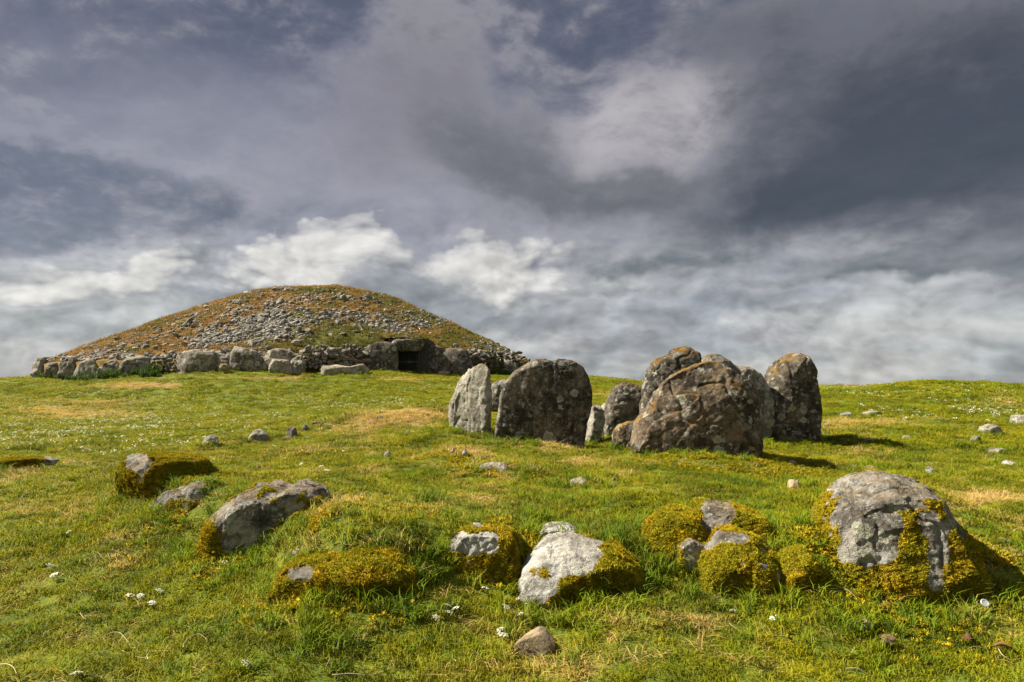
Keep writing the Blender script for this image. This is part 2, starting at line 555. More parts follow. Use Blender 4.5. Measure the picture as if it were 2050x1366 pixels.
def dryness(x, y, z):
    pts = p3(x, y, z)
    px, py = project(pts)
    wv = fbm(pts * np.array([1.1, 1.1, 0]), 3, 40)
    px = px + 26 * wv
    d = np.zeros(len(x))
    front = pts[:, 1] > 1
    for cx, cy, rx, ry, am in DRY:
        d += np.where(front, am * np.exp(-((px - cx) / rx) ** 2 - ((py - cy) / ry) ** 2), 0)
    n = fbm(p3(x, y) * .9, 4, 31)
    n2 = fbm(p3(x, y) * 3.1, 3, 57)
    return np.clip(d * .9 + .45 * n + .45 * n2 + .08 - .13 * sstep(np.hypot(x, y), 11, 18), 0, 1.2)


# ------------------------------------------------------------------ materials
def material(name):
    m = bpy.data.materials.new(name)
    m.use_nodes = True
    t = m.node_tree
    t.nodes.clear()
    N = NT(t)
    N.out = t.nodes.new('ShaderNodeOutputMaterial')
    N.m = m
    return N


def finish(N, col, rough=.9, bump=None, dist=.01, spec=.2, metal=0, translucent=0, soft=False):
    b = N.n.new('ShaderNodeBsdfPrincipled')
    N.put(b.inputs['Base Color'], col)
    N.put(b.inputs['Roughness'], rough)
    b.inputs['Specular IOR Level'].default_value = spec
    b.inputs['Metallic'].default_value = metal
    if bump is not None:
        bm = N.n.new('ShaderNodeBump')
        bm.inputs['Strength'].default_value = 1.0
        bm.inputs['Distance'].default_value = dist
        N.put(bm.inputs['Height'], bump)
        N.l.new(bm.outputs[0], b.inputs['Normal'])
    if soft:
        gn = N.n.new('ShaderNodeNewGeometry').outputs['Normal']
        N.l.new(N.vmath('NORMALIZE', N.vmath('ADD', N.vmath('MULTIPLY', gn, (.55, .55, .55)), (0, 0, .8))), b.inputs['Normal'])
    sh = b.outputs[0]
    if translucent:
        tr = N.n.new('ShaderNodeBsdfTranslucent')
        N.put(tr.inputs[0], col)
        mx = N.n.new('ShaderNodeMixShader')
        mx.inputs[0].default_value = translucent
        N.l.new(sh, mx.inputs[1])
        N.l.new(tr.outputs[0], mx.inputs[2])
        sh = mx.outputs[0]
    N.l.new(sh, N.out.inputs[0])
    return N.m


def geo_pos(N):
    return N.n.new('ShaderNodeNewGeometry').outputs['Position']


def mat_soil():
    N = material('turf_soil')
    p = geo_pos(N)
    n = N.noise(p, 2.2, 5, .6)
    n2 = N.noise(p, 30, 4, .7)
    n3 = N.noise(p, 9, 5, .65)
    c = N.mix(n, (.040, .068, .004), (.120, .148, .006))
    c = N.mix(N.step(n3, .45, .62), c, (.150, .170, .008))
    dr = N.math('MULTIPLY_ADD', N.math('SUBTRACT', n2, .5), .5, N.attr('dry'))
    c = N.mix(N.step(dr, .25, .85), c, (.235, .155, .050))
    c = N.mix(N.step(n2, .35, .8), c, N.vmath('MULTIPLY', c, (.5, .5, .5)))
    return finish(N, c, .95, N.math('ADD', n2, n3), .02)


def mat_grass(name, dark, light, straw, bias=0.0, trans=.35):
    N = material(name)
    p = geo_pos(N)
    bl = N.attr('blade')
    dry = N.attr('dry', 'INSTANCER')
    n = N.noise(p, 1.3, 4, .6)
    n2 = N.noise(p, .35, 3, .6)
    n4 = N.noise(p, 4.5, 3, .6)
    f = N.math('ADD', N.math('MULTIPLY', bl, .38), N.math('ADD', N.step(n, .40, .62, 0, .36), N.step(n4, .38, .64, 0, .26)))
    c = N.mix(f, dark, light)
    c = N.mix(N.step(n2, .42, .62, 0, .5), c, N.vmath('MULTIPLY', c, (1.35, 1.12, .8)))
    dd = N.math('MULTIPLY_ADD', bl, .7, N.math('ADD', dry, bias - .35))
    c = N.mix(N.step(dd, .22, .85), c, straw)
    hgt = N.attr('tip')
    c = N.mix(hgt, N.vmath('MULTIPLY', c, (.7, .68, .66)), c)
    return finish(N, c, .7, spec=.15, translucent=trans, soft=True)


def mat_plain(name, col, rough=.8, var=.25, scale=20, bump=.004, **k):
    N = material(name)
    p = geo_pos(N)
    n = N.noise(p, scale, 5, .65)
    c = N.mix(n, tuple(x * (1 - var) for x in col), tuple(x * (1 + var) for x in col))
    return finish(N, c, rough, n, bump, **k)


def mat_moss():
    N = material('moss')
    p = geo_pos(N)
    n, n2, n3 = N.noise(p, 4, 4, .6), N.noise(p, 22, 4, .65), N.noise(p, 90, 2, .6)
    c = N.mix(N.step(n2, .35, .65), (.27, .190, .010), (.60, .43, .016))
    c = N.mix(N.step(n, .40, .56), c, N.mix(n2, (.19, .18, .010), (.46, .39, .018)))
    c = N.mix(N.step(n3, .4, .7, 0, .6), c, N.vmath('MULTIPLY', c, (.45, .42, .4)))
    return finish(N, c, .95, spec=.05, translucent=.2, soft=True)


def mat_rock(name, pale, dark, stain=.4, white=.4, yellow=.3, streak=0.0, spot=6.0, wcol=(.42, .42, .38), bumpd=.045, scl=1.0, layer=0.0):
    N = material(name)
    tc = N.n.new('ShaderNodeTexCoord')
    oi = N.n.new('ShaderNodeObjectInfo')
    cb = N.n.new('ShaderNodeCombineXYZ')
    for i, k in enumerate((37., 91., 53.)):
        N.l.new(N.math('MULTIPLY', oi.outputs['Random'], k), cb.inputs[i])
    p = N.vmath('ADD', tc.outputs['Object'], cb.outputs[0])
    if scl != 1: p = N.vmath('MULTIPLY', p, (scl, scl, scl))
    geo = N.n.new('ShaderNodeNewGeometry')
    sx = N.n.new('ShaderNodeSeparateXYZ')
    N.l.new(geo.outputs['Normal'], sx.inputs[0])
    up = sx.outputs[2]
    n1 = N.noise(p, 2.4, 8, .68)
    n2 = N.noise(p, 14, 8, .72)
    n3 = N.noise(p, 55, 5, .7)
    n4 = N.noise(N.vmath('ADD', p, (9.1, 3.3, 5.7)), 5.0, 7, .7)
    c = N.mix(N.step(N.math('MULTIPLY_ADD', n2, .6, n1), .68, .92), dark, pale)
    if streak:
        s1 = N.noise(N.scale3(p, (9, 9, .9)), 1.0, 6, .65)
        c = N.mix(N.math('MULTIPLY', N.step(s1, .48, .62), streak), c, N.vmath('MULTIPLY', c, (.32, .31, .31)))
        c = N.mix(N.math('MULTIPLY', N.step(s1, .44, .32), streak * .5), c, tuple(x * 1.1 for x in pale))
    # black lichen stains
    c = N.mix(N.math('MULTIPLY', N.step(N.math('MULTIPLY_ADD', n2, .35, n4), .66, .80), stain), c, tuple(x * .35 for x in dark))
    # thin pale crust
    c = N.mix(N.math('MULTIPLY', N.step(N.math('MULTIPLY_ADD', n3, .3, N.noise(N.vmath('ADD', p, (1.7, 8.2, 2.9)), 7.5, 8, .75)), .68, .76), white), c, wcol)
    # round lichen rosettes of mixed sizes
    warp = N.vmath('MULTIPLY', N.vmath('SUBTRACT', N.noise(p, 20, 4, .6, col=True), (.5, .5, .5)), (.09, .09, .09))
    for sc, r, am in ((spot, .40, 1.0), (spot * 2.3, .40, .95)):
        v = N.voronoi(N.vmath('ADD', p, warp), sc)
        sp = N.n.new('ShaderNodeSeparateColor')
        N.l.new(v.outputs['Color'], sp.inputs[0])
        rad = N.math('MULTIPLY', N.step(sp.outputs[0], 1 - 1.0 * white, 1.15 - .3 * white), r)
        dlt = N.math('SUBTRACT', rad, v.outputs['Distance'])
        m = N.math('MULTIPLY', N.step(dlt, 0.0, .05), am)
        ring = N.step(dlt, .16, .05, .55, 1.0)
        c = N.mix(N.math('MULTIPLY', m, ring), c, N.mix(sp.outputs[1], wcol, (.40, .40, .27)))
    # yellow and orange crust, mostly on upward faces
    ye = N.math('MULTIPLY', N.step(N.math('ADD', N.math('MULTIPLY', up, .30), N.noise(N.vmath('ADD', p, (4.4, 1.1, 6.2)), 3.6, 8, .72)), .70, .80), yellow)
    c = N.mix(ye, c, N.mix(n2, (.14, .085, .012), (.34, .17, .012)))
    c = N.mix(N.step(n3, .3, .75, .0, .55), c, N.vmath('MULTIPLY', c, (.55, .54, .53)))
    # moss carried as a vertex mask
    mo = N.math('MULTIPLY_ADD', N.math('SUBTRACT', n2, .5), .9, N.attr('moss'))
    c = N.mix(N.step(mo, .42, .62), c, N.mix(n3, (.055, .036, .006), (.30, .19, .014)))
    ve = N.voronoi(N.vmath('ADD', p, N.vmath('MULTIPLY', warp, (2, 2, 2))), 3.2, 'DISTANCE_TO_EDGE')
    n5 = N.noise(p, 130, 3, .7)
    h = N.math('MULTIPLY_ADD', n2, .8, N.math('MULTIPLY_ADD', n3, .5, N.math('MULTIPLY_ADD', n5, .16, N.math('MULTIPLY', n1, .3))))
    h = N.math('MULTIPLY_ADD', N.step(ve.outputs['Distance'], 0.0, .035), .35, h)
    if layer:
        h = N.math('MULTIPLY_ADD', N.noise(N.scale3(p, (2, 2, 16)), 1.0, 5, .6), layer, h)
    return finish(N, c, .92, h, bumpd, spec=.15)


M = {
    'soil': mat_soil(),
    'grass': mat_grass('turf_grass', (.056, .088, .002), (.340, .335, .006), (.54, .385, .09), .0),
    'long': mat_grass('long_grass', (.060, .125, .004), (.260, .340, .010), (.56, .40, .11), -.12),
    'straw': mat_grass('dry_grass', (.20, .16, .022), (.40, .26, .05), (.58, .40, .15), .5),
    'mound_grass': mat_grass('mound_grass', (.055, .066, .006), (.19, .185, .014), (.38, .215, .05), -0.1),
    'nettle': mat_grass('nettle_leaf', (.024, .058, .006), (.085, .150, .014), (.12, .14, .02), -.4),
    'moss': mat_moss(),
    'petal': mat_plain('white_petal', (.72, .72, .60), .8, .1, 40, .0, translucent=.3),
    'cream': mat_plain('cream_petal', (.50, .48, .26), .8, .2, 40, .0, translucent=.3),
    'yellow': mat_plain('yellow_petal', (.75, .50, .01), .6, .1, 40, .0, translucent=.2),
    'stem': mat_plain('green_stem', (.07, .12, .02), .8, .3, 30, .0),
    'stalk': mat_plain('bleached_stalk', (.42, .33, .18), .8, .25, 60, .001),
    'iron': mat_plain('black_iron', (.045, .047, .045), .55, .4, 30, .001, metal=.3, spec=.5),
    'rail': mat_plain('weathered_wood_rail', (.20, .15, .08), .8, .3, 30, .002),
    'passage': mat_plain('passage_stone', (.05, .045, .04), .95, .4, 6, .03),
    'clod': mat_plain('brown_clod', (.13, .085, .045), .95, .5, 25, .012),
    'leaf': mat_plain('withered_leaf', (.17, .09, .04), .8, .4, 40, .003),
    'disc': mat_plain('cloudy_glass', (.34, .38, .38), .35, .15, 60, .002, spec=.5),
    'pale': mat_rock('rock_pale', (.46, .425, .345), (.22, .195, .15), .6, .45, .30, 0, 7),
    'grey': mat_rock('rock_grey', (.33, .305, .26), (.115, .102, .084), .7, .65, .30, 0, 7),
    'dark': mat_rock('rock_dark', (.215, .18, .135), (.056, .048, .039), .65, .5, .28, .8, 4.5),
    'brown': mat_rock('rock_brown', (.215, .158, .102), (.062, .048, .034), .65, .5, .8, .15, 4.2),
    'ochre': mat_rock('rock_ochre', (.175, .142, .10), (.048, .041, .032), .6, .55, .75, .3, 5),
    'white': mat_rock('rock_white', (.56, .55, .50), (.27, .255, .22), .7, .55, .12, 0, 9, (.55, .55, .51)),
    'tan': mat_rock('rock_tan', (.36, .275, .165), (.19, .145, .09), .2, .10, .1, 0, 8, bumpd=.01),
    'far': mat_rock('rock_far', (.36, .325, .265), (.11, .096, .076), .5, .4, .12, 0, 3, scl=.8),
    'fardark': mat_rock('rock_far_dark', (.165, .142, .112), (.058, .050, .040), .5, .42, .2, .2, 2.6, scl=.9),
    'scree': mat_rock('rock_scree', (.42, .395, .345), (.13, .118, .10), .3, .35, .05, 0, 6, scl=1.3),
}


# ------------------------------------------------------------------ ground sheet
def build_ground():
    a_in = np.linspace(-.86, .86, 560)
    a_out = np.linspace(.86, 2 * math.pi - .86, 90)[1:-1]
    ang = np.concatenate([a_in, a_out])
    rad = np.concatenate([[0.0], np.geomspace(1.2, 60, 330), np.geomspace(62, 6000, 40)])
    A, R = np.meshgrid(ang, rad)
    x, y = (R * np.sin(A)).ravel(), (R * np.cos(A)).ravel()
    z = ground(x, y)
    na, nr = len(ang), len(rad)
    i = np.arange(nr - 1)[:, None] * na + np.arange(na)[None]
    j = np.arange(nr - 1)[:, None] * na + (np.arange(na)[None] + 1) % na
    q = np.stack([i, j, j + na, i + na], -1).reshape(-1, 4)[:, ::-1]
    me = fast_mesh('ground', np.stack([x, y, z], 1), q)
    if len(me.vertices) == len(x):
        set_attr(me, 'dry', dryness(x, y, z))
    o = obj('ground', me, M['soil'])
    tag(o, kind='structure')
    return o


build_ground()


# ------------------------------------------------------------------ rock builders
def resample(pts, n):
    pts = np.asarray(pts, float)
    q = np.concatenate([pts, pts[:1]])
    # corner-rounding pass
    for _ in range(1):
        a, b = q[:-1], q[1:]
        q = np.stack([a * .88 + b * .12, a * .12 + b * .88], 1).reshape(-1, 2)
        q = np.concatenate([q, q[:1]])
    s = np.concatenate([[0], np.cumsum(np.linalg.norm(np.diff(q, axis=0), axis=1))])
    t = np.linspace(0, s[-1], n, endpoint=False)
    return np.stack([np.interp(t, s, q[:, 0]), np.interp(t, s, q[:, 1])], 1)


def remesh(mesh, voxel):
    o = bpy.data.objects.new('tmp', mesh)
    COL.objects.link(o)
    md = o.modifiers.new('r', 'REMESH')
    md.mode = 'VOXEL'
    md.voxel_size = voxel
    dg = bpy.context.evaluated_depsgraph_get()
    ev = o.evaluated_get(dg)
    me = bpy.data.meshes.new_from_object(ev)
    bpy.data.objects.remove(o)
    return me


def co(mesh):
    a = np.empty(len(mesh.vertices) * 3, np.float32)
    mesh.vertices.foreach_get('co', a)
    return a.reshape(-1, 3).astype(float)


def nor(mesh):
    a = np.empty(len(mesh.vertices) * 3, np.float32)
    mesh.vertices.foreach_get('normal', a)
    return a.reshape(-1, 3).astype(float)


ROCKS = []      # (x, y, half width) of every stone, so the turf can grow longer round it
SEED = [100]


def sculpt(me, size, seed, rough=1.0, cuts=6, cutd=.80, layers=0.0, centre=None):
    """weathering: flat breaks, undulation, pits and ledges"""
    v = co(me)
    r = np.random.default_rng(seed)
    c = v.mean(0) if centre is None else centre
    ext = (v.max(0) - v.min(0)) / 2
    for k in range(cuts + 4):
        front = k >= cuts
        n = r.normal(size=3)
        if front:                      # breaks on the near and far faces leave the outline alone
            n = n * np.array([.38, 0, .22]) + np.array([0, -1. if k % 3 else 1., 0])
        n /= np.linalg.norm(n)
        sup = ((v - c) @ n)
        d = sup.max() * (r.uniform(.70, .92) if front else r.uniform(cutd, cutd + .16))
        over = np.maximum(sup - d, 0)
        v = v - over[:, None] * n * .96
    me.vertices.foreach_set('co', v.astype(np.float32).ravel())
    me.update()
    nn = nor(me)
    q = v / size
    crack = np.exp(-(fbm(q * 2.6, 3, seed + 21) / .035) ** 2)
    dsp = .022 * fbm(q * 2.0, 2, seed) + .008 * fbm(q * 5.5, 3, seed + 5, ridged=True) + .015 * fbm(q * 12, 4, seed + 9, .7) - .016 * crack
    # bedding: ledges stepping along one tilted direction, broken where the stone has spalled
    bd = r.normal(size=3) * np.array([.5, .5, 1.0])
    bd /= np.linalg.norm(bd)
    terr = (q @ bd) * 7 + .9 * fbm(q * 1.7, 3, seed + 33)
    led = np.floor(terr) + sstep(terr - np.floor(terr), .46, .54) - terr
    dsp = dsp + .015 * led * (.4 + .6 * sstep(fbm(q * 1.3, 2, seed + 50), -.2, .3))
    # chipped flakes: shallow flat-bottomed scars
    sc_ = fbm(q * 3.4, 2, seed + 60)
    dsp = dsp - .012 * sstep(sc_, .18, .24)
    if layers:
        dsp = dsp + layers * .03 * np.sin(18 * (q[:, 2] + .25 * q[:, 0] + .15 * fbm(q * 3, 2, seed + 2)))
    v = v + nn * (dsp * size * rough)[:, None]
    me.vertices.foreach_set('co', v.astype(np.float32).ravel())
    me.polygons.foreach_set('use_smooth', np.ones(len(me.polygons), bool))
    me.update()
    return v


def stone(name, pts, Y, df, db, label, cat='stone', mat='grey', power=2.6, lean=0.0, res=42, rough=1.0, cuts=6, cutd=.84, moss=None, sink=.18, layers=0.0, group=None, parent=None, twist=0.0, bulge=0.0, foot=True):
    """a stone whose outline is known from the photograph, given its distance, its depth and worn faces"""
    SEED[0] += 1
    seed = SEED[0]
    pts = np.asarray(pts, float)
    if foot:
        Y = on_ground((pts[:, 0].min() + pts[:, 0].max()) / 2, pts[:, 1].max() - 4)[1] + df * .55
    w = np.array([P(a, b, Y) for a, b in pts])
    zmin = w[:, 2].min()
    base = np.array([(w[:, 0].min() + w[:, 0].max()) / 2, Y, zmin])
    ol = np.stack([w[:, 0] - base[0], w[:, 2] - base[2]], 1)
    H = ol[:, 1].max()
    low = ol[:, 1] < H * .22
    ol[low, 1] -= sink * min(1, H)
    ol = resample(ol, 72)
    cen = np.array([(ol[:, 0].max() + ol[:, 0].min()) / 2, (ol[:, 1].max() + ol[:, 1].min()) / 2])
    rings = [1.0, .985, .95, .89, .80, .68, .54, .38, .2]
    verts, faces = [], []
    prof = lambda s, D: D * (1 - s ** power) ** (1 / power)
    seq = [(s, -1) for s in reversed(rings)] + [(s, 1) for s in rings[1:]]
    n = len(ol)
    for s, sg in seq:
        p = cen + (ol - cen) * s
        D = df if sg < 0 else db
        yy = sg * prof(s, D) if s < 1 else 0
        y = np.full(n, float(yy)) if np.isscalar(yy) else yy
        y = y + lean * (p[:, 1]) + twist * (p[:, 0]) + (-bulge * np.clip(1 - p[:, 1] / max(H, .01), 0, 1) if sg < 0 and s < 1 else 0)
        verts += [(p[i, 0], y[i], p[i, 1]) for i in range(n)]
    k = len(seq)
    for a in range(k - 1):
        for i in range(n):
            j = (i + 1) % n
            faces.append((a * n + i, a * n + j, (a + 1) * n + j, (a + 1) * n + i))
    c0 = len(verts)
    verts.append((cen[0], -prof(.0, df) + lean * cen[1] - bulge * .5, cen[1]))
    verts.append((cen[0], prof(.0, db) + lean * cen[1], cen[1]))
    for i in range(n):
        j = (i + 1) % n
        faces.append((c0, j, i))
        faces.append((c0 + 1, (k - 1) * n + i, (k - 1) * n + j))
    m0 = new_mesh('raw', verts, faces)
    bm = bmesh.new()
    bm.from_mesh(m0)
    bmesh.ops.recalc_face_normals(bm, faces=bm.faces)
    bm.to_mesh(m0)
    bm.free()
    size = max(ol[:, 0].max() - ol[:, 0].min(), ol[:, 1].max() - ol[:, 1].min())
    me = remesh(m0, size / res)
    bpy.data.meshes.remove(m0)
    me.name = name
    v = sculpt(me, min(size, 2.2), seed, rough, cuts, cutd, layers)
    o = obj(name, me, None, parent, base)
    me.materials.clear()
    me.materials.append(M[mat])
    if label: tag(o, label, cat, group)
    ROCKS.append((base[0], base[1] + lean * H * .3, (ol[:, 0].max() - ol[:, 0].min()) / 2, max(df, db)))
    if moss is not None:
        wv = v + base
        px, py = project(wv)
        nn = nor(me)
        nz = 1.5 * fbm(v * 5.0, 3, seed + 40) + 1.1 * fbm(v * 15.0, 3, seed + 47)
        mk = np.clip(moss(px, py, nn, nz), 0, 1)
        mk = np.where(mk > .99, 1, mk)
        set_attr(me, 'moss', mk)
        moss_cushion(o, me, v, nn, mk, seed)
    return o


def gn_group(name, coll):
    g = bpy.data.node_groups.new(name, 'GeometryNodeTree')
    g.interface.new_socket('Geometry', in_out='INPUT', socket_type='NodeSocketGeometry')
    g.interface.new_socket('Geometry', in_out='OUTPUT', socket_type='NodeSocketGeometry')
    n, l = g.nodes, g.links
    gi, go = n.new('NodeGroupInput'), n.new('NodeGroupOutput')
    ci = n.new('GeometryNodeCollectionInfo')
    ci.inputs['Collection'].default_value = coll
    ci.inputs['Separate Children'].default_value = True
    ci.inputs['Reset Children'].default_value = True
    ip = n.new('GeometryNodeInstanceOnPoints')

    def named(nm, dt):
        a = n.new('GeometryNodeInputNamedAttribute')
        a.data_type = dt
        a.inputs['Name'].default_value = nm
        return a.outputs['Attribute']
    l.new(gi.outputs[0], ip.inputs['Points'])
    l.new(ci.outputs[0], ip.inputs['Instance'])
    ip.inputs['Pick Instance'].default_value = True
    l.new(named('pick', 'INT'), ip.inputs['Instance Index'])
    l.new(named('rot', 'FLOAT_VECTOR'), ip.inputs['Rotation'])
    l.new(named('scl', 'FLOAT_VECTOR'), ip.inputs['Scale'])
    l.new(ip.outputs[0], go.inputs[0])
    return g


def scatter(name, pts, rot, scl, pick, group, dry=None, parent=None):
    me = bpy.data.meshes.new(name)
    pts = np.asarray(pts, np.float32)
    me.vertices.add(len(pts))
    me.vertices.foreach_set('co', pts.ravel())
    a = me.attributes.new('rot', 'FLOAT_VECTOR', 'POINT')
    a.data.foreach_set('vector', np.asarray(rot, np.float32).ravel())
    a = me.attributes.new('scl', 'FLOAT_VECTOR', 'POINT')
    a.data.foreach_set('vector', np.asarray(scl, np.float32).ravel())
    a = me.attributes.new('pick', 'INT', 'POINT')
    a.data.foreach_set('value', np.asarray(pick, np.int32))
    if dry is not None: set_attr(me, 'dry', dry)
    o = obj(name, me, None, parent)
    md = o.modifiers.new('scatter', 'NODES')
    md.node_group = group
    return o


def library(name, meshes):
    c = bpy.data.collections.new(name)
    for i, m in enumerate(meshes):
        c.objects.link(bpy.data.objects.new('%s_%02d' % (name, i), m))
    return gn_group(name + '_scatter', c)


def tuft(name, n, h, spread, lean, w, seed, mat, hmin=.5):
    r = np.random.default_rng(seed)
    V, Fq, bl, tip = [], [], [], []
    for _ in range(n):
        a, rr = r.uniform(0, 2 * math.pi), spread * math.sqrt(r.uniform())
        bx, by = rr * math.cos(a), rr * math.sin(a)
        b = r.uniform(0, 2 * math.pi)
        ht = h * r.uniform(hmin, 1)
        L = lean * ht * r.uniform(.3, 1.3)
        dx, dy = math.cos(b) * L, math.sin(b) * L
        t = r.uniform(0, 2 * math.pi)
        wx, wy = math.cos(t) * w * .5, math.sin(t) * w * .5
        k = len(V)
        V += [(bx - wx, by - wy, -.012), (bx + wx, by + wy, -.012),
              (bx + dx * .32 - wx * .85, by + dy * .32 - wy * .85, ht * .55), (bx + dx * .32 + wx * .85, by + dy * .32 + wy * .85, ht * .55),
              (bx + dx, by + dy, ht * (1 - .25 * min(1, L / ht)))]
        Fq += [(k, k + 1, k + 3, k + 2), (k + 2, k + 3, k + 4)]
        bl += [r.uniform()] * 5
        tip += [0, 0, .7, .7, 1]
    m = new_mesh(name, V, Fq)
    set_attr(m, 'blade', bl)
    set_attr(m, 'tip', tip)
    m.materials.append(M[mat])
    return m


def sprig(name, seed, n=9, s=.012):
    """a little cushion of moss: short fat leaves radiating over a low dome"""
    r = np.random.default_rng(seed)
    V, Fq = [], []
    for _ in range(n):
        a, e = r.uniform(0, 2 * math.pi), r.uniform(.15, 1.45)
        d = np.array([math.cos(a) * math.cos(e), math.sin(a) * math.cos(e), math.sin(e)])
        b = r.normal(size=3) * s * .5
        b[2] = 0
        t = np.cross(d, [0, 0, 1.])
        t = t / (np.linalg.norm(t) + 1e-6) * s * .32
        k = len(V)
        L = s * r.uniform(.8, 1.5)
        V += [tuple(b - t), tuple(b + t), tuple(b + d * L)]
        Fq.append((k, k + 1, k + 2))
    m = new_mesh(name, V, Fq, False)
    m.materials.append(M['moss'])
    return m


G_MOSS = library('moss_sprig', [sprig('moss_sprig', s, 16, .0085) for s in range(6)])


def align_rot(nn):
    """euler angles that lay z along the normals"""
    th = np.arccos(np.clip(nn[:, 2], -1, 1))
    ph = np.arctan2(nn[:, 1], nn[:, 0])
    return np.stack([np.zeros(len(nn)), th, ph], 1)


def moss_cushion(o, me, v, nn, mk, seed, dens=11000, cap=15000):
    me.calc_loop_triangles()
    tr = np.empty(len(me.loop_triangles) * 3, np.int32)
    me.loop_triangles.foreach_get('vertices', tr)
    tr = tr.reshape(-1, 3)
    a, b, c = v[tr[:, 0]], v[tr[:, 1]], v[tr[:, 2]]
    area = .5 * np.linalg.norm(np.cross(b - a, c - a), axis=1) * sstep(mk[tr].mean(1), .42, .75)
    tot = area.sum()
    if tot < 1e-4: return
    n = int(min(cap, tot * dens))
    r = np.random.default_rng(seed)
    idx = r.choice(len(tr), n, p=area / tot)
    u = r.uniform(size=(n, 2))
    su = np.sqrt(u[:, :1])
    p = a[idx] * (1 - su) + b[idx] * su * (1 - u[:, 1:]) + c[idx] * su * u[:, 1:]
    N_ = nn[tr[idx, 0]]
    lump = .5 + .5 * fbm(p * 9, 3, seed + 3)
    p = p + N_ * (.012 * lump[:, None] - .006)
    sc = r.uniform(.7, 1.6, n)
    s = scatter('moss', p, align_rot(N_ + r.normal(size=(n, 3)) * .2), np.stack([sc] * 3, 1), r.integers(0, 6, n), G_MOSS, None, o)
    tag(s, 'golden green moss cushion growing on the stone', kind='stuff')


# ------------------------------------------------------------------ the great cairn
ENT = kerb_at(815)
ENT_N = (ENT - CC) / CR                    # outward at the entrance
ENT_T = np.array([-ENT_N[1], ENT_N[0]])
if ENT_T[0] < 0: ENT_T = -ENT_T            # to the right as seen from outside
PROF_T = np.array([0, .125, .27, .41, .62, .85, .95, 1.0])
PROF_L = np.array([1, .992, .935, .825, .565, .235, .11, .02])
PROF_R = np.array([1, .992, .925, .79, .555, .310, .20, .06])
APEX = np.array([-14.1, 53.4])
MH = 6.6
MZ = 2.95


def mound_h(x, y):
    d = np.stack([x, y], -1) - APEX
    r = np.linalg.norm(d, axis=-1)
    u = d / np.maximum(r, 1e-6)[..., None]
    o = APEX - CC
    b = u @ o
    edge = -b + np.sqrt(np.maximum(b * b - (o @ o - CR * CR), 0))
    t = np.clip(r / edge, 0, 1.05)
    def prof(tt):
        k = sstep(u[..., 0], -.5, .8)
        return np.interp(tt, PROF_T, PROF_L) * (1 - k) + np.interp(tt, PROF_T, PROF_R) * k
    f = (prof(t) + prof(np.clip(t - .04, 0, 1)) + prof(np.clip(t + .04, 0, 1))) / 3
    q = p3(np.ravel(x), np.ravel(y)).reshape(-1, 3)
    nz = (.20 * fbm(q * .45, 3, 71) + .09 * fbm(q * 1.7, 3, 77)).reshape(np.shape(x))
    return MZ + MH * f + nz * sstep(1.02 - t, 0, .1), t


def build_mound():
    na, nr = 420, 64
    ang = np.linspace(0, 2 * math.pi, na, endpoint=False)
    tt = np.concatenate([np.linspace(0.004, 1, nr)])
    A, T = np.meshgrid(ang, tt)
    u = np.stack([np.sin(A), np.cos(A)], -1)
    o = APEX - CC
    b = u @ o
    edge = -b + np.sqrt(b * b - (o @ o - CR * CR))
    xy = APEX + u * (T * edge)[..., None]
    z, _ = mound_h(xy[..., 0], xy[..., 1])
    V = np.concatenate([xy, z[..., None]], -1).reshape(-1, 3)
    rim = V[-na:].copy()
    rim[:, 2] -= 2.5
    rim[:, :2] = CC + (rim[:, :2] - CC) * 1.0
    V = np.concatenate([V, rim])
    i = np.arange(nr)[:, None] * na + np.arange(na)[None]
    j = np.arange(nr)[:, None] * na + (np.arange(na)[None] + 1) % na
    q = np.stack([i, i + na, j + na, j], -1).reshape(-1, 4)
    # the passage cuts into the mound behind the gate
    cen = V[q].mean(1)
    rel = cen[:, :2] - ENT
    s, dep = rel @ ENT_T, -(rel @ ENT_N)
    keep = ~((np.abs(s) < .72) & (dep < 2.2) & (dep > -1))
    me = fast_mesh('mound', V - np.array([*CC, MZ]), q[keep][:, ::-1])
    root = bpy.data.objects.new('burial_cairn', None)
    COL.objects.link(root)
    root.location = (*CC, MZ)
    tag(root, 'great round cairn of turf and loose grey stones behind the meadow', 'cairn')
    N = material('mound_turf')
    p = geo_pos(N)
    n = N.noise(p, .45, 5, .6)
    n2 = N.noise(p, 3.0, 6, .65)
    n3 = N.noise(p, 14, 4, .7)
    c = N.mix(N.step(N.math('MULTIPLY_ADD', n2, .4, N.attr('green')), .35, .85), (.215, .112, .026), (.100, .102, .013))
    c = N.mix(N.step(n2, .5, .68), c, (.055, .050, .016))
    c = N.mix(N.step(n3, .45, .75, 0, .6), c, N.vmath('MULTIPLY', c, (.4, .4, .4)))
    m = finish(N, c, .95, N.math('ADD', n2, n3), .08)
    if len(me.vertices) == len(V):
        set_attr(me, 'green', mound_green(V[:, 0], V[:, 1], V[:, 2]))
    mo = obj('mound', me, m, root)
    return root


def mound_green(x, y, z):
    px, py = project(p3(x, y, z))
    g = np.zeros(len(x))
    for cx, cy, rx, ry, am in [(690, 665, 70, 22, 1.0), (640, 680, 60, 14, .8), (760, 690, 90, 14, .6), (950, 670, 70, 20, .9), (860, 640, 60, 14, .7), (1000, 700, 60, 14, .8), (780, 605, 80, 12, .45), (620, 585, 60, 8, .5), (280, 700, 70, 10, .4), (560, 690, 30, 10, .3)]:
        g += am * np.exp(-((px - cx) / rx) ** 2 - ((py - cy) / ry) ** 2)
    return np.clip(g + .6 * fbm(p3(x, y) * .5, 3, 88) + .5 * fbm(p3(x, y) * 1.6, 2, 89) + .22, 0, 1)


CAIRN = build_mound()


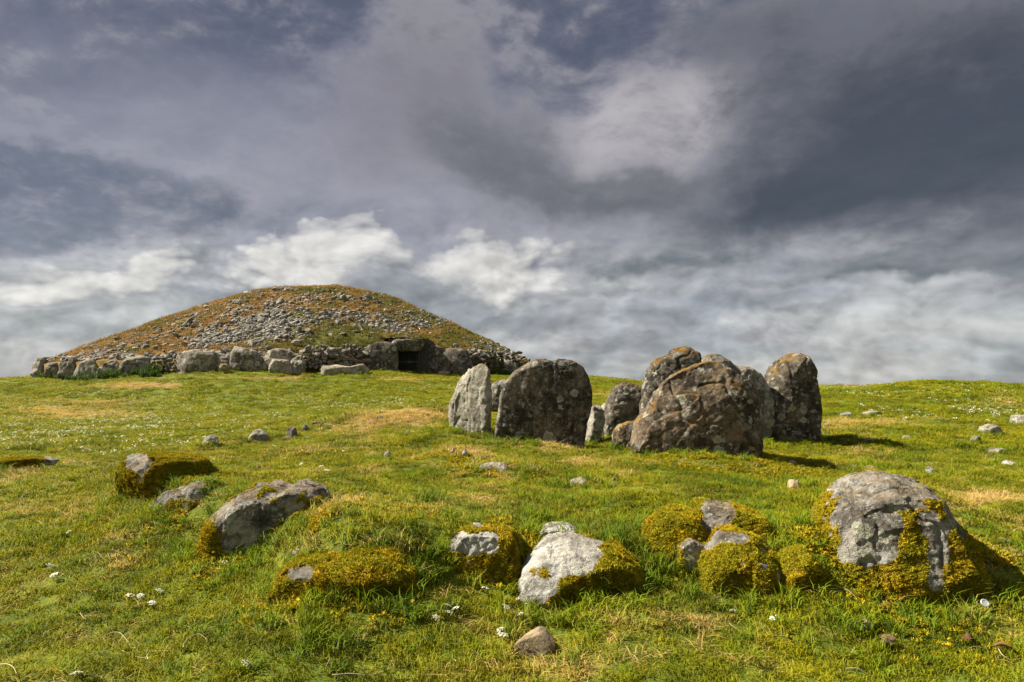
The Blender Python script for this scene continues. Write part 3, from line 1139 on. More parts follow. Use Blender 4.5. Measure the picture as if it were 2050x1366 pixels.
def pebble(name, seed, sub=2, flat=.7, cuts=7):
    bm = bmesh.new()
    bmesh.ops.create_icosphere(bm, subdivisions=sub, radius=.5)
    m = bpy.data.meshes.new(name)
    bm.to_mesh(m)
    bm.free()
    v = co(m)
    r = np.random.default_rng(seed)
    v = v * np.array([r.uniform(.85, 1.15), r.uniform(.7, 1.0), flat * r.uniform(.8, 1.1)])
    for _ in range(cuts):
        n = r.normal(size=3)
        n /= np.linalg.norm(n)
        d = (v @ n).max() * r.uniform(.55, .85)
        v = v - np.maximum(v @ n - d, 0)[:, None] * n
    v = v + .05 * fbm(v * 5, 2, seed)[:, None] * v / .5
    m.vertices.foreach_set('co', v.astype(np.float32).ravel())
    m.update()
    return m


PEB = [pebble('stone', 300 + i, 2, .62) for i in range(8)]
for m_ in PEB: m_.materials.append(M['scree'])
PEBLOW = [pebble('stone', 330 + i, 1, .6, 5) for i in range(6)]


def scree_density(px, py, t, x, y):
    d = .10 + .0 * px
    for cx, cy, rx, ry, am in [(520, 650, 95, 26, 2.0), (470, 675, 80, 16, 1.8), (560, 640, 60, 18, 1.4), (420, 690, 60, 10, .6), (700, 645, 60, 12, .7), (770, 640, 80, 18, .9), (820, 655, 50, 12, .8),
                               (660, 632, 40, 8, .7), (880, 640, 50, 10, .3), (1030, 705, 40, 16, .9), (980, 690, 40, 10, .5), (380, 655, 60, 10, .5), (280, 690, 60, 10, .5), (550, 600, 120, 14, .35), (700, 600, 100, 14, .35), (320, 672, 40, 8, .6), (210, 705, 50, 8, .7)]:
        d = d + am * np.exp(-((px - cx) / rx) ** 2 - ((py - cy) / ry) ** 2)
    g = np.exp(-((px - 690) / 60) ** 2 - ((py - 672) / 14) ** 2)
    d = d * (1 - .9 * g)
    d = d + 1.0 * sstep(t, .93, .97)
    d = np.where(t > .985, 0, d)
    d = d * (.45 + 1.1 * sstep(fbm(p3(x, y) * .8, 3, 66), -.35, .45))
    return d


def build_scree():
    n = 120000
    a = rng.uniform(0, 2 * math.pi, n)
    r = CR * np.sqrt(rng.uniform(0, 1, n)) * 1.0
    x, y = CC[0] + r * np.sin(a), CC[1] + r * np.cos(a)
    z, t = mound_h(x, y)
    px, py = project(p3(x, y, z))
    near = (x - CC[0]) * (-CC[0]) + (y - CC[1]) * (-CC[1]) > -CR * 6.5 * 3
    d = scree_density(px, py, t, x, y)
    keep = (rng.uniform(0, 1, n) < d * .46) & near
    rel = np.stack([x, y], 1) - ENT
    s, dep = rel @ ENT_T, -(rel @ ENT_N)
    keep &= ~((np.abs(s) < .75) & (dep < 1.9))
    x, y, z, px, py, t = x[keep], y[keep], z[keep], px[keep], py[keep], t[keep]
    m = len(x)
    size = rng.gamma(3.0, .058, m).clip(.09, .60) * (1 + .35 * sstep(t, .92, .98))
    dist = np.hypot(x, y)
    vis = (y < CC[1] + 2)
    order = np.argsort(-(size / dist) * vis)
    rel0 = np.array([*CC, MZ])
    for i in order[:300]:
        o = bpy.data.objects.new('stone', PEB[rng.integers(0, 8)])
        COL.objects.link(o)
        o.parent = CAIRN
        o.location = tuple(np.array([x[i], y[i], z[i] + size[i] * .10]) - rel0)
        o.rotation_euler = (rng.normal() * .35, rng.normal() * .35, rng.uniform(0, 6.3))
        o.scale = (size[i] * rng.uniform(.9, 1.5), size[i], size[i])
    V, Fc, k = [], [], 0
    low = [(co(p), np.array([tuple(f.vertices) for f in p.polygons])) for p in PEBLOW]
    for i in order[300:]:
        pv, pf = low[rng.integers(0, 6)]
        al, be = rng.uniform(0, 6.3), rng.normal() * .4
        R1 = np.array([[math.cos(al), -math.sin(al), 0], [math.sin(al), math.cos(al), 0], [0, 0, 1]])
        R2 = np.array([[1, 0, 0], [0, math.cos(be), -math.sin(be)], [0, math.sin(be), math.cos(be)]])
        V.append((pv * np.array([rng.uniform(.9, 1.5), 1, 1]) * size[i]) @ (R1 @ R2).T + np.array([x[i], y[i], z[i] + size[i] * .08]) - rel0)
        Fc.append(pf + k)
        k += len(pv)
    me = fast_mesh('loose_stones', np.concatenate(V), np.concatenate(Fc), False)
    o = obj('loose_stones', me, M['scree'], CAIRN)
    tag(o, 'small loose grey stones strewn over the mound', kind='stuff')
    print('scree', m)


build_scree()


def kerb(name, box, label, mat='far', depth=.5, ol=None, dy=-.1, cuts=7, layers=.4, power=3.0, rough=1.1, cat='kerbstone', group=None, res=24, lean=0.1):
    """kerbstone seen as a box in the photograph, or as an outline"""
    if ol is None:
        x0, y0, x1, y1 = box
        w, h = x1 - x0, y1 - y0
        r = np.random.default_rng(int(x0 * 7 + y0))
        q = lambda s: r.uniform(-s, s)
        ol = [(x0, y1), (x0 + w * (.03 + q(.03)), y0 + h * (.45 + q(.15))), (x0 + w * (.16 + q(.08)), y0 + h * (.12 + q(.1))), (x0 + w * (.45 + q(.12)), y0 + h * (.02)), (x0 + w * (.75 + q(.1)), y0 + h * (.08 + q(.08))),
              (x0 + w * (.94 + q(.04)), y0 + h * (.42 + q(.2))), (x1, y1), (x0 + w * .5, y1 + 1)]
    c = np.mean([p[0] for p in ol])
    k = kerb_at(c)
    oc = (np.min(ol, 0) + np.max(ol, 0)) / 2
    ol = [tuple(oc + (np.array(p) - oc) * np.array([1.12, 1.14])) for p in ol]
    return stone(name, ol, k[1] + dy, depth, depth, label, cat, mat, power, lean, res, rough, cuts, .82, None, .35, layers, group, foot=False)


kerb('kerbstone', (68, 717, 99, 750), 'dark weathered kerbstone at the far left end of the great cairn')
kerb('kerbstone', (97, 727, 124, 751), 'low ragged kerbstone second from the left end of the great cairn')
kerb('kerbstone', (121, 713, 159, 753), 'upright grey kerbstone touching the smooth pale slab on the cairn foot')
kerb('kerbstone', (151, 717, 201, 758), 'smooth pale leaning kerbstone slab above the nettles', 'pale', .4, [(151, 757), (153, 742), (162, 728), (178, 718), (190, 720), (199, 733), (201, 748), (180, 756)], layers=0, rough=.6)
kerb('kerbstone', (200, 734, 224, 750), 'small whitish stone sitting among the nettles at the cairn foot')
kerb('kerbstone', (209, 722, 246, 748), 'fractured kerbstone between pale slab and long dark kerbstone')
kerb('kerbstone', (242, 713, 306, 752), 'long dark layered kerbstone rising out of the nettles', 'grey')
kerb('kerbstone', (355, 705, 440, 743), 'wide block shaped kerbstone below the big grey scree', 'far', .6, [(355, 742), (356, 722), (360, 707), (385, 704), (420, 705), (436, 708), (440, 722), (430, 735), (420, 742)])
kerb('kerbstone', (438, 715, 462, 738), 'small broken stone wedged between two large kerbstones')
kerb('kerbstone', (453, 695, 522, 738), 'tall peaked kerbstone below the centre of the scree', 'far', .5, [(453, 736), (460, 722), (466, 700), (475, 695), (492, 697), (510, 707), (520, 720), (522, 737), (490, 738)])
kerb('kerbstone', (526, 700, 606, 738), 'broad rounded kerbstone with white lichen beside the dry stone wall', 'far', .55, [(526, 738), (530, 718), (545, 703), (565, 700), (590, 710), (604, 720), (607, 738)])
kerb('kerbstone', (542, 720, 584, 741), 'low white blotched stone leaning on the broad rounded kerbstone', 'pale', .4, dy=-.9)
kerb('kerbstone', (583, 714, 609, 740), 'small white speckled stone next to the dry stone wall', 'pale', .35, dy=-.6)
kerb('flat_stone', (441, 729, 457, 737), 'small pinkish flat stone at the foot of the peaked kerbstone', 'tan', .3, dy=-1.0, cat='stone')
kerb('fallen_slab', None, 'long fallen slab lying in the grass before the dry stone wall', 'pale', .55, [(638, 745), (645, 736), (680, 733), (725, 731), (735, 736), (736, 744), (690, 748)], dy=-1.6, cat='slab', lean=.5, layers=.8)
kerb('entrance_slab', None, 'dark speckled slab standing left of the iron gate', 'fardark', .32, [(722, 741), (724, 718), (732, 697), (742, 688), (760, 687), (775, 688), (790, 686), (792, 700), (793, 725), (796, 744), (760, 743)], dy=-.15, cat='slab', layers=0, rough=.7, power=4)
kerb('entrance_slab', None, 'dark tapering slab right of the iron gate behind the sloping boulder', 'fardark', .3, [(838, 725), (839, 690), (855, 688), (880, 696), (893, 703), (890, 722), (870, 730)], dy=-.1, cat='slab', layers=0, rough=.7, power=4)
kerb('entrance_boulder', None, 'large sloping boulder right of the iron gate', 'fardark', .55, [(832, 746), (833, 729), (845, 723), (865, 712), (885, 702), (900, 699), (925, 700), (934, 712), (941, 730), (943, 750), (880, 749)], dy=-.75, cat='boulder', layers=.3, rough=.9, lean=.25)
kerb('lintel_stone', None, 'dark lintel stone lying across the top of the iron gate', 'fardark', .5, [(782, 697), (784, 690), (793, 681), (815, 681), (848, 683), (847, 691), (838, 697), (815, 696)], dy=-.2, cat='lintel', layers=0, rough=.5, power=4, lean=0)
kerb('kerbstone', (988, 720, 1037, 753), 'rounded dark kerbstone behind the big standing slab')
kerb('kerbstone', (893, 712, 900, 716), 'small slab stone above the sloping entrance boulder') if False else None
kerb('flat_stone', (876, 743, 898, 748), 'tiny pink flat stone in front of the sloping entrance boulder', 'tan', .3, dy=-2.0, cat='stone')

# the lintel must not be sunk like a stone in the ground; the passage behind the gate
gx0, gx1 = P(793, 720, ENT[1]), P(839, 720, ENT[1])
G_W = gx1[0] - gx0[0]
G_C = np.array([(gx0[0] + gx1[0]) / 2, ENT[1]])
g_z0 = gz(*G_C) - .12
g_z1 = P(815, 693, ENT[1])[2]


def box_verts(x0, x1, y0, y1, z0, z1):
    v = [(x, y, z) for x in (x0, x1) for y in (y0, y1) for z in (z0, z1)]
    f = [(0, 1, 3, 2), (4, 6, 7, 5), (0, 4, 5, 1), (2, 3, 7, 6), (0, 2, 6, 4), (1, 5, 7, 3)]
    return v, f


def box_obj(name, x0, x1, y0, y1, z0, z1, mat, parent):
    v, f = box_verts(x0, x1, y0, y1, z0, z1)
    return obj(name, new_mesh(name, v, f, False), mat, parent)


def build_gate():
    H = g_z1 - g_z0
    root = bpy.data.objects.new('iron_gate', None)
    COL.objects.link(root)
    root.location = (G_C[0], G_C[1] - .05, g_z0)
    tag(root, 'black barred iron gate closing the passage into the cairn', 'gate')
    w = G_W / 2
    I = M['iron']
    for i in range(14):
        x = -w + .05 + i * (2 * w - .1) / 13
        bm = bmesh.new()
        bmesh.ops.create_cone(bm, cap_ends=True, segments=8, radius1=.017, radius2=.017, depth=H)
        me = bpy.data.meshes.new('bar')
        bm.to_mesh(me)
        bm.free()
        obj('bar', me, I, root, (x, 0, H / 2))
    for z in (.06, H * .42, H - .10):
        box_obj('rail', -w, w, -.02, .02, z - .025, z + .025, I, root)
    box_obj('frame', -w - .03, -w, -.03, .03, 0, H, I, root)
    box_obj('frame', w, w + .03, -.03, .03, 0, H, I, root)
    box_obj('lock_plate', .02, .20, -.045, -.022, H * .38, H * .46, I, root)
    box_obj('name_strip', -.18, .20, -.04, -.022, H - .17, H - .135, M['rail'], root)
    # passage lined with slabs
    D = 2.6
    pas = bpy.data.objects.new('passage', None)
    COL.objects.link(pas)
    pas.location = (G_C[0], G_C[1] + .12, g_z0)
    tag(pas, 'dark slab lined passage behind the iron gate', 'passage')
    box_obj('side_wall', -w - .45, -w + .04, 0, D, -.3, H + .12, M['passage'], pas)
    box_obj('side_wall', w - .04, w + .45, 0, D, -.3, H + .12, M['passage'], pas)
    box_obj('roof_slab', -w - .5, w + .5, .02, D + .1, H + .06, H + .42, M['passage'], pas)
    box_obj('back_wall', -w - .4, w + .4, D - .1, D, -.3, H + .1, M['passage'], pas)


build_gate()


def dry_wall(px0, px1, top, bot, rows, label, mat, seed):
    r = np.random.default_rng(seed)
    k = kerb_at((px0 + px1) / 2)
    root = bpy.data.objects.new('dry_stone_wall', None)
    COL.objects.link(root)
    Yc = k[1] - .12
    root.location = (P((px0 + px1) / 2, bot, Yc)[0], Yc, P(0, bot, Yc)[2])
    tag(root, label, 'wall')
    meshes = []
    for i in range(6):
        m = pebble('stone', seed + i, 2, .75, 6)
        m.materials.append(mat)
        meshes.append(m)
    hrow = (bot - top) / rows
    for a in range(rows):
        py = bot - hrow * (a + .5 + r.uniform(-.15, .15))
        px = px0 + r.uniform(-4, 2)
        while px < px1:
            w = hrow * r.choice([.9, 1.2, 1.6, 2.3, 3.0]) * r.uniform(.85, 1.15)
            kk = kerb_at(px + w / 2)
            Y = kk[1] - .28 + .035 * a
            p = P(px + w / 2, py + r.uniform(-2, 2) + 2.5 * math.sin(px * .11 + a * .6), Y - r.uniform(0, .1))
            p[2] += .25 * math.sin((px - px0) / (px1 - px0) * 3.1) * (a / rows) * .0
            o = bpy.data.objects.new('stone', meshes[r.integers(0, 6)])
            COL.objects.link(o)
            o.parent = root
            o.location = tuple(p - np.array(root.location))
            m_ = Y / F
            o.scale = (w * m_ * 1.10, .42, hrow * m_ * r.uniform(1.2, 2.3))
            o.rotation_euler = (r.normal() * .12, r.normal() * .2, r.normal() * .2)
            px += w * .94


dry_wall(606, 724, 694, 741, 7, 'grey dry stone wall left of the cairn entrance', M['far'], 500)
dry_wall(938, 1040, 706, 750, 7, 'dark dry stone wall of thin stones right of the sloping boulder', M['fardark'], 520)
dry_wall(306, 356, 716, 744, 4, 'low tumbled rubble wall between nettles and wide kerbstone', M['far'], 540)

# ------------------------------------------------------------------ the ruined chamber
UP = lambda s: (lambda px, py, n, z: np.clip(n[:, 2] - s, -1, 1) * 1.2 + z * .5)
stone('standing_stone', [(893, 855), (895, 815), (905, 790), (916, 762), (938, 737), (963, 727), (980, 733), (984, 780), (984, 872), (950, 868), (915, 862)], 12.0, .22, .18,
      'pale grey standing stone leaning at the left of the chamber', 'standing stone', 'pale', 3.2, .10, 80, .8, 5, .86, twist=-.55)
stone('low_stone', [(978, 815), (980, 775), (990, 764), (1008, 760), (1030, 764), (1040, 790), (1042, 815)], 15.2, .25, .25,
      'low grey stone seen between the pale standing stone and dark slab', 'stone', 'grey', 3, 0, 30, foot=False)
stone('low_stone', [(999, 862), (1000, 800), (1008, 781), (1020, 780), (1028, 800), (1028, 862)], 12.3, .12, .12,
      'narrow pale stone tucked behind the big dark slab', 'stone', 'pale', 3, 0, 30, foot=False)
stone('standing_slab', [(985, 874), (993, 845), (996, 825), (1001, 790), (1012, 763), (1028, 743), (1058, 726), (1074, 717), (1092, 719), (1108, 723), (1120, 717), (1148, 720), (1170, 735), (1181, 755), (1187, 785), (1184, 820), (1176, 852), (1168, 892), (1140, 888), (1090, 886), (1040, 882)], 11.5, .20, .20,
      'broad dark standing slab with a rounded top and white lichen spots', 'standing stone', 'dark', 5, .05, 110, .5, 3, .93)
stone('low_stone', [(1163, 893), (1170, 855), (1182, 806), (1194, 802), (1207, 818), (1212, 845), (1205, 872), (1192, 893)], 12.1, .15, .18,
      'small pale stone right of the broad dark slab', 'stone', 'pale', 3, .05, 36)
stone('low_stone', [(1200, 862), (1202, 815), (1212, 806), (1224, 815), (1224, 862)], 13.2, .15, .15,
      'tiny pale stone behind the small dark chamber stone', 'stone', 'pale', 3, 0, 24, foot=False)
stone('chamber_stone', [(1206, 872), (1210, 835), (1217, 800), (1229, 776), (1246, 765), (1268, 767), (1290, 776), (1306, 800), (1310, 850), (1290, 872), (1245, 872)], 12.5, .25, .25,
      'small dark rounded chamber stone with white flecks', 'standing stone', 'dark', 3.2, .1, 64, .8, 5, foot=False)
stone('chamber_stone', [(1274, 860), (1279, 815), (1290, 762), (1302, 730), (1318, 716), (1338, 711), (1346, 701), (1372, 693), (1396, 700), (1411, 716), (1420, 760), (1420, 820), (1400, 860)], 12.3, .3, .28,
      'tall dark chamber stone with ochre lichen on its peak', 'standing stone', 'ochre', 3.6, .08, 90, .8, 6, foot=False)
stone('chamber_stone', [(1385, 885), (1392, 760), (1404, 722), (1418, 708), (1434, 706), (1452, 718), (1480, 736), (1500, 733), (1522, 746), (1544, 776), (1550, 815), (1545, 892), (1450, 895)], 12.1, .28, .28,
      'grey peaked chamber stone behind the big brown boulder', 'standing stone', 'grey', 3.4, .06, 80, .8, 5, foot=False)
stone('chamber_boulder', [(1262, 875), (1272, 850), (1296, 822), (1312, 795), (1326, 764), (1346, 750), (1376, 740), (1400, 727), (1424, 720), (1448, 722), (1468, 737), (1498, 757), (1518, 792), (1526, 835), (1518, 880), (1512, 912), (1440, 912), (1400, 910), (1330, 910), (1288, 905), (1280, 885)], 10.8, .42, .45,
      'big brown boulder with orange lichen crest at the front of the chamber', 'boulder', 'brown', 3.0, .16, 120, .8, 2, .96)
stone('low_stone', [(1226, 896), (1227, 866), (1240, 850), (1262, 845), (1284, 842), (1300, 855), (1306, 900), (1260, 900)], 10.75, .18, .2,
      'low broken slab at the left foot of the big brown boulder', 'stone', 'brown', 3, .2, 40, 1.2, 6, foot=False)
stone('standing_stone', [(1516, 900), (1526, 850), (1538, 800), (1537, 762), (1552, 736), (1576, 712), (1600, 703), (1620, 710), (1633, 733), (1636, 780), (1638, 812), (1633, 862), (1622, 892), (1570, 897)], 12.3, .38, .35,
      'tall leaning stone with silver grey top at the right of the chamber', 'standing stone', 'ochre', 3.4, .14, 100, .7, 6, .9, twist=-.2, foot=False)

# ------------------------------------------------------------------ the outer ring of boulders in the foreground
def area(x0, y0, x1, y1, soft=18):
    return lambda px, py: sstep(px, x0 - soft, x0 + soft) * sstep(x1 - px, -soft, soft) * sstep(py, y0 - soft, y0 + soft) * sstep(y1 - py, -soft, soft)


stone('mossy_boulder', [(238, 985), (242, 955), (250, 925), (266, 910), (298, 905), (335, 910), (370, 917), (396, 928), (400, 955), (380, 985), (300, 992)], 8.1, .35, .45,
      'boulder with a yellow mossy flat top at the left of the ring', 'boulder', 'grey', 2.8, .2, 46, 1.0, 6,
      moss=lambda px, py, n, z: .95 - 1.1 * area(255, 905, 300, 945, 10)(px, py) + .5 * z)
stone('boulder', [(298, 1014), (322, 990), (345, 978), (362, 982), (380, 970), (404, 963), (424, 972), (436, 995), (430, 1016), (380, 1024)], 7.3, .22, .3,
      'low knobbly stone half sunk in dry grass beside the mossy boulder', 'boulder', 'grey', 2.6, .2, 40, 1.3, 6,
      moss=lambda px, py, n, z: .55 * sstep(px, 395, 425) + .5 * sstep(py, 990, 1005) + .5 * z)
stone('boulder', [(398, 1082), (404, 1056), (424, 1030), (450, 1004), (474, 984), (508, 972), (542, 975), (562, 986), (590, 970), (614, 972), (638, 984), (652, 1010), (646, 1045), (612, 1066), (570, 1086), (500, 1094), (450, 1090)], 6.25, .40, .45,
      'big grey double humped boulder with pale lichen at the left', 'boulder', 'grey', 2.4, .34, 90, 1.0, 8, .90,
      moss=lambda px, py, n, z: .95 * sstep(px + .3 * (py - 1020), 588, 640) * sstep(py, 980, 1010) + .9 * sstep(452 - px, 0, 30) * sstep(py, 1035, 1055) + .45 * area(490, 972, 580, 1000)(px, py) + .55 * z)
stone('mossy_boulder', [(538, 1186), (552, 1150), (580, 1126), (640, 1116), (715, 1108), (790, 1116), (828, 1145), (836, 1196), (700, 1208), (600, 1196)], 5.35, .28, .60,
      'long flat hump thick with golden moss and a dark hollow', 'boulder', 'grey', 2.4, .7, 60, 1.0, 6,
      moss=lambda px, py, n, z: 1.0 - 1.2 * area(575, 1138, 625, 1162, 9)(px, py) + .35 * z)
stone('mossy_boulder', [(878, 1150), (880, 1115), (888, 1090), (906, 1068), (942, 1057), (990, 1058), (1028, 1066), (1042, 1096), (1044, 1150), (995, 1170), (920, 1168)], 5.6, .32, .35,
      'boulder with a white crusted top and dark moss below', 'boulder', 'white', 2.6, .2, 56, 1.1, 6,
      moss=lambda px, py, n, z: .95 * sstep(py, 1098, 1118) + .9 * sstep(px, 990, 1010) + .5 * sstep(1072 - py, 0, 10) + .6 * z)
stone('flat_stone', [(1072, 1082), (1078, 1062), (1100, 1054), (1140, 1053), (1156, 1062), (1160, 1080), (1115, 1088)], 6.2, .16, .25,
      'small flat whitish stone just behind the white faced boulder', 'stone', 'white', 2.8, .5, 36,
      moss=lambda px, py, n, z: .9 * sstep(py, 1068, 1080) + .4 * z)
stone('mossy_boulder', [(1034, 1176), (1044, 1142), (1064, 1116), (1094, 1091), (1124, 1080), (1160, 1087), (1202, 1094), (1246, 1100), (1280, 1130), (1302, 1180), (1240, 1196), (1140, 1188)], 5.3, .35, .42,
      'smooth white faced boulder with a mossy right shoulder', 'boulder', 'white', 2.6, .42, 80, .8, 6, .90,
      moss=lambda px, py, n, z: 1.0 * sstep(px + .15 * (py - 1130), 1180, 1225) + .8 * sstep(py, 1142, 1160) * sstep(px, 1085, 1150) + .5 * area(1060, 1128, 1110, 1160)(px, py) + .35 * z)
stone('boulder', [(1392, 1092), (1398, 1045), (1404, 1014), (1422, 1007), (1450, 1014), (1488, 1018), (1528, 1036), (1546, 1075), (1540, 1100), (1460, 1104)], 5.5, .3, .4,
      'wedge shaped grey stone topping the mossy cluster', 'boulder', 'grey', 2.8, .25, 50, 1.0, 8, .8,
      moss=lambda px, py, n, z: .95 * sstep(px - .35 * (py - 1050), 1430, 1510) + .8 * sstep(1412 - px, -14, 22) + .5 * z)
stone('mossy_hump', [(1284, 1112), (1292, 1062), (1320, 1030), (1352, 1020), (1392, 1026), (1412, 1060), (1416, 1110), (1350, 1120)], 5.45, .3, .4,
      'rounded mossy hump left of the wedge shaped stone', 'boulder', 'grey', 2.2, .25, 44, 1.1, 4,
      moss=lambda px, py, n, z: .95 + .3 * z)
stone('boulder', [(1352, 1160), (1354, 1120), (1362, 1092), (1384, 1078), (1406, 1088), (1424, 1110), (1424, 1160), (1390, 1166)], 5.65, .2, .25,
      'small tilted pale stone low in the mossy cluster', 'boulder', 'pale', 3, .2, 40, 1.0, 8, .8,
      moss=lambda px, py, n, z: .7 * sstep(1376 - px + .3 * (py - 1110), -22, 22) + .6 * sstep(px, 1400, 1425) + .6 * z)
stone('mossy_boulder', [(1396, 1186), (1402, 1130), (1418, 1100), (1450, 1068), (1480, 1064), (1520, 1078), (1556, 1110), (1572, 1150), (1566, 1190), (1480, 1194)], 5.45, .3, .4,
      'brown mossy boulder in the middle of the mossy cluster', 'boulder', 'grey', 2.4, .25, 50, 1.2, 6,
      moss=lambda px, py, n, z: .85 - 1.0 * area(1430, 1066, 1500, 1090, 8)(px, py) + .6 * z)
stone('mossy_hump', [(1548, 1188), (1556, 1150), (1580, 1110), (1612, 1098), (1632, 1118), (1652, 1142), (1662, 1168), (1654, 1194), (1600, 1196)], 5.4, .22, .3,
      'low bright mossy hump beside the tall lichen grey boulder', 'boulder', 'grey', 2.2, .25, 40, 1.2, 4,
      moss=lambda px, py, n, z: .95 + .3 * z)
stone('boulder', [(1652, 1172), (1656, 1110), (1664, 1052), (1684, 1012), (1718, 985), (1750, 965), (1780, 956), (1830, 959), (1868, 968), (1892, 990), (1910, 1026), (1924, 1052), (1944, 1084), (1956, 1130), (1946, 1180), (1880, 1194), (1790, 1200), (1700, 1192)], 5.25, .46, .48,
      'large lichen grey boulder with trailing moss at the right', 'boulder', 'grey', 2.5, .36, 120, 1.0, 9, .89,
      moss=lambda px, py, n, z: 1.0 * sstep(10 + .20 * (py - 1000) - np.abs(px - 1832 + .12 * (py - 1040)), -16, 16) * sstep(py, 1000, 1030) + .95 * sstep(py, 1112, 1150) * (1 - .9 * area(1830, 1130, 1885, 1180, 10)(px, py)) + .95 * sstep(px, 1885, 1915) * sstep(py, 1050, 1075) + .70 * sstep(1682 - px + .12 * (py - 1080), -22, 28) + .6 * z)
stone('loose_stone', [(1020, 1303), (1028, 1284), (1050, 1271), (1080, 1261), (1094, 1268), (1118, 1290), (1112, 1312), (1076, 1320), (1045, 1314)], 4.35, .12, .12,
      'angular tan stone lying loose in the front grass', 'stone', 'tan', 3.2, .25, 40, .5, 12, .66, sink=.06)
stone('mossy_boulder', [(-60, 945), (-40, 925), (10, 919), (60, 917), (96, 920), (100, 936), (40, 948)], 10.6, .3, .5,
      'flat mossy stone cut by the left edge of the picture', 'boulder', 'grey', 2.6, .5, 36, .8, 5,
      moss=lambda px, py, n, z: .9 - .8 * sstep(px, 80, 90) + .3 * z)

# ------------------------------------------------------------------ small stones in the turf
SMALL = [  # px, py of the foot, width, height, material, label
    (518, 888, 40, 22, 'pale', 'long pale stone poking from the bank behind the ring'),
    (583, 880, 22, 20, 'grey', 'jagged upright little stone on the bank edge'),
    (611, 868, 12, 14, 'grey', 'thin pointed stone next to the jagged upright one'),
    (636, 852, 22, 7, 'clod', 'flat brown stone on the edge of the bank'),
    (655, 858, 24, 7, 'pale', 'low pale stone right of the flat brown one'),
    (420, 892, 30, 16, 'grey', 'rounded grey stone in a dark tussock of grass'),
    (775, 922, 15, 14, 'pale', 'small pale stone alone in the grass left of the chamber'),
    (760, 842, 34, 8, 'pale', 'flat stone on the dry brow left of the standing stones'),
    (816, 874, 12, 9, 'pale', 'tiny pale stone on the brow below the standing stones'),
    (908, 914, 18, 14, 'pale', 'white knobbly stone in dry grass before the pale standing stone'),
    (931, 920, 14, 16, 'pale', 'pointed white stone right of the knobbly one'),
    (992, 948, 62, 18, 'pale', 'long low ridge of pale rock in a dry hummock'),
    (1064, 939, 26, 7, 'pale', 'thin flat stone at the right end of the dry hummock'),
    (1160, 974, 46, 14, 'pale', 'flat whitish outcrop in the middle of the turf'),
    (1232, 966, 14, 9, 'clod', 'small dark clod on the turf below the brown boulder'),
    (1593, 984, 26, 18, 'tan', 'pinkish stone in the turf near the large right boulder'),
    (1508, 976, 24, 8, 'tan', 'flat pinkish stone half covered by turf'),
    (1585, 932, 28, 8, 'tan', 'flat tan stone in the shadow edge of the chamber'),
    (1697, 838, 28, 10, 'white', 'white flat stone below the flowery bank'),
    (1745, 834, 46, 9, 'pale', 'long flat pale stone next to the white flat stone'),
    (1658, 855, 14, 6, 'pale', 'little pale stone right of the tall leaning stone'),
    (1742, 888, 30, 8, 'pale', 'thin pale stone in the dry turf right of the chamber'),
    (1816, 884, 20, 9, 'pale', 'small bluish stone in the dry turf right of the chamber'),
    (1985, 872, 40, 18, 'pale', 'rounded pale boulder under the flowery bank at right'),
    (2042, 854, 32, 18, 'pale', 'pale boulder touching the right edge of the picture'),
    (1956, 886, 18, 10, 'pale', 'small pale stone left below the rounded pale boulder'),
    (1920, 899, 12, 7, 'pale', 'tiny tan stone in the open turf at right'),
    (2002, 911, 42, 11, 'grey', 'flat grey stone sunk in the right turf'),
    (2022, 936, 30, 10, 'white', 'thin white stone near the right edge'),
    (1866, 950, 20, 12, 'white', 'bright white stone above the large right boulder'),
    (1745, 944, 24, 9, 'tan', 'rounded tan stone between chamber shadow and right boulder'),
    (1708, 938, 14, 6, 'pale', 'tiny pale chip left of the rounded tan stone'),
    (1836, 928, 14, 6, 'pale', 'tiny flat chip in the open turf right of the shadow'),
    (1737, 1276, 32, 26, 'tan', 'pitted tan stone in the front grass below the big boulder'),
    (595, 1110, 18, 9, 'white', 'small white stone on top of the long mossy hump'),
    (58, 1000, 26, 12, 'clod', 'brown stone in the grass at the left edge'),
    (1130, 1008, 16, 10, 'clod', 'small brown clod above the white faced boulder'),
    (1905, 1092, 26, 12, 'pale', 'chip of pale rock right of the big boulder foot') if False else (2010, 1092, 34, 10, 'pale', 'flat pale stone right of the large grey boulder'),
    (860, 1006, 12, 8, 'pale', 'tiny pale stone in the turf behind the white crusted boulder'),
]
for px, py, w, h, mt, lb in SMALL:
    w, h = w * 1.12, h * 1.35
    g = on_ground(px, py)
    Y = g[1]
    r = np.random.default_rng(px * 3 + py)
    q = lambda s: r.uniform(-s, s)
    x0, x1, y0, y1 = px - w / 2, px + w / 2, py - h, py
    if mt == 'clod':
        mt_ = 'brown'
    else:
        mt_ = mt
    ol = [(x0, y1), (x0 + w * (.05 + q(.04)), y0 + h * (.5 + q(.2))), (x0 + w * (.25 + q(.1)), y0 + h * (.15 + q(.12))), (x0 + w * (.55 + q(.12)), y0 + h * .02), (x0 + w * (.82 + q(.08)), y0 + h * (.25 + q(.2))), (x1, y1), (px, y1 + 2)]
    d = w / 2 * Y / F * r.uniform(.7, 1.1)
    stone('loose_stone' if mt != 'clod' else 'earth_clod', ol, Y, d, d, lb, 'stone' if mt != 'clod' else 'clod', mt_, 2.8, .3, 18, 1.2, 7, .78, sink=.04)

# ------------------------------------------------------------------ grass
def zone_scatter(r0, r1, dens, amax=.80):
    n = int(dens * amax * (r1 * r1 - r0 * r0))
    a = rng.uniform(-amax, amax, n)
    r = np.sqrt(rng.uniform(r0 * r0, r1 * r1, n))
    x, y = r * np.sin(a), r * np.cos(a)
    out = np.hypot(x - CC[0], y - CC[1]) > CR + .1
    return x[out], y[out]


RK = np.array([(a, b, c) for a, b, c, _ in ROCKS])


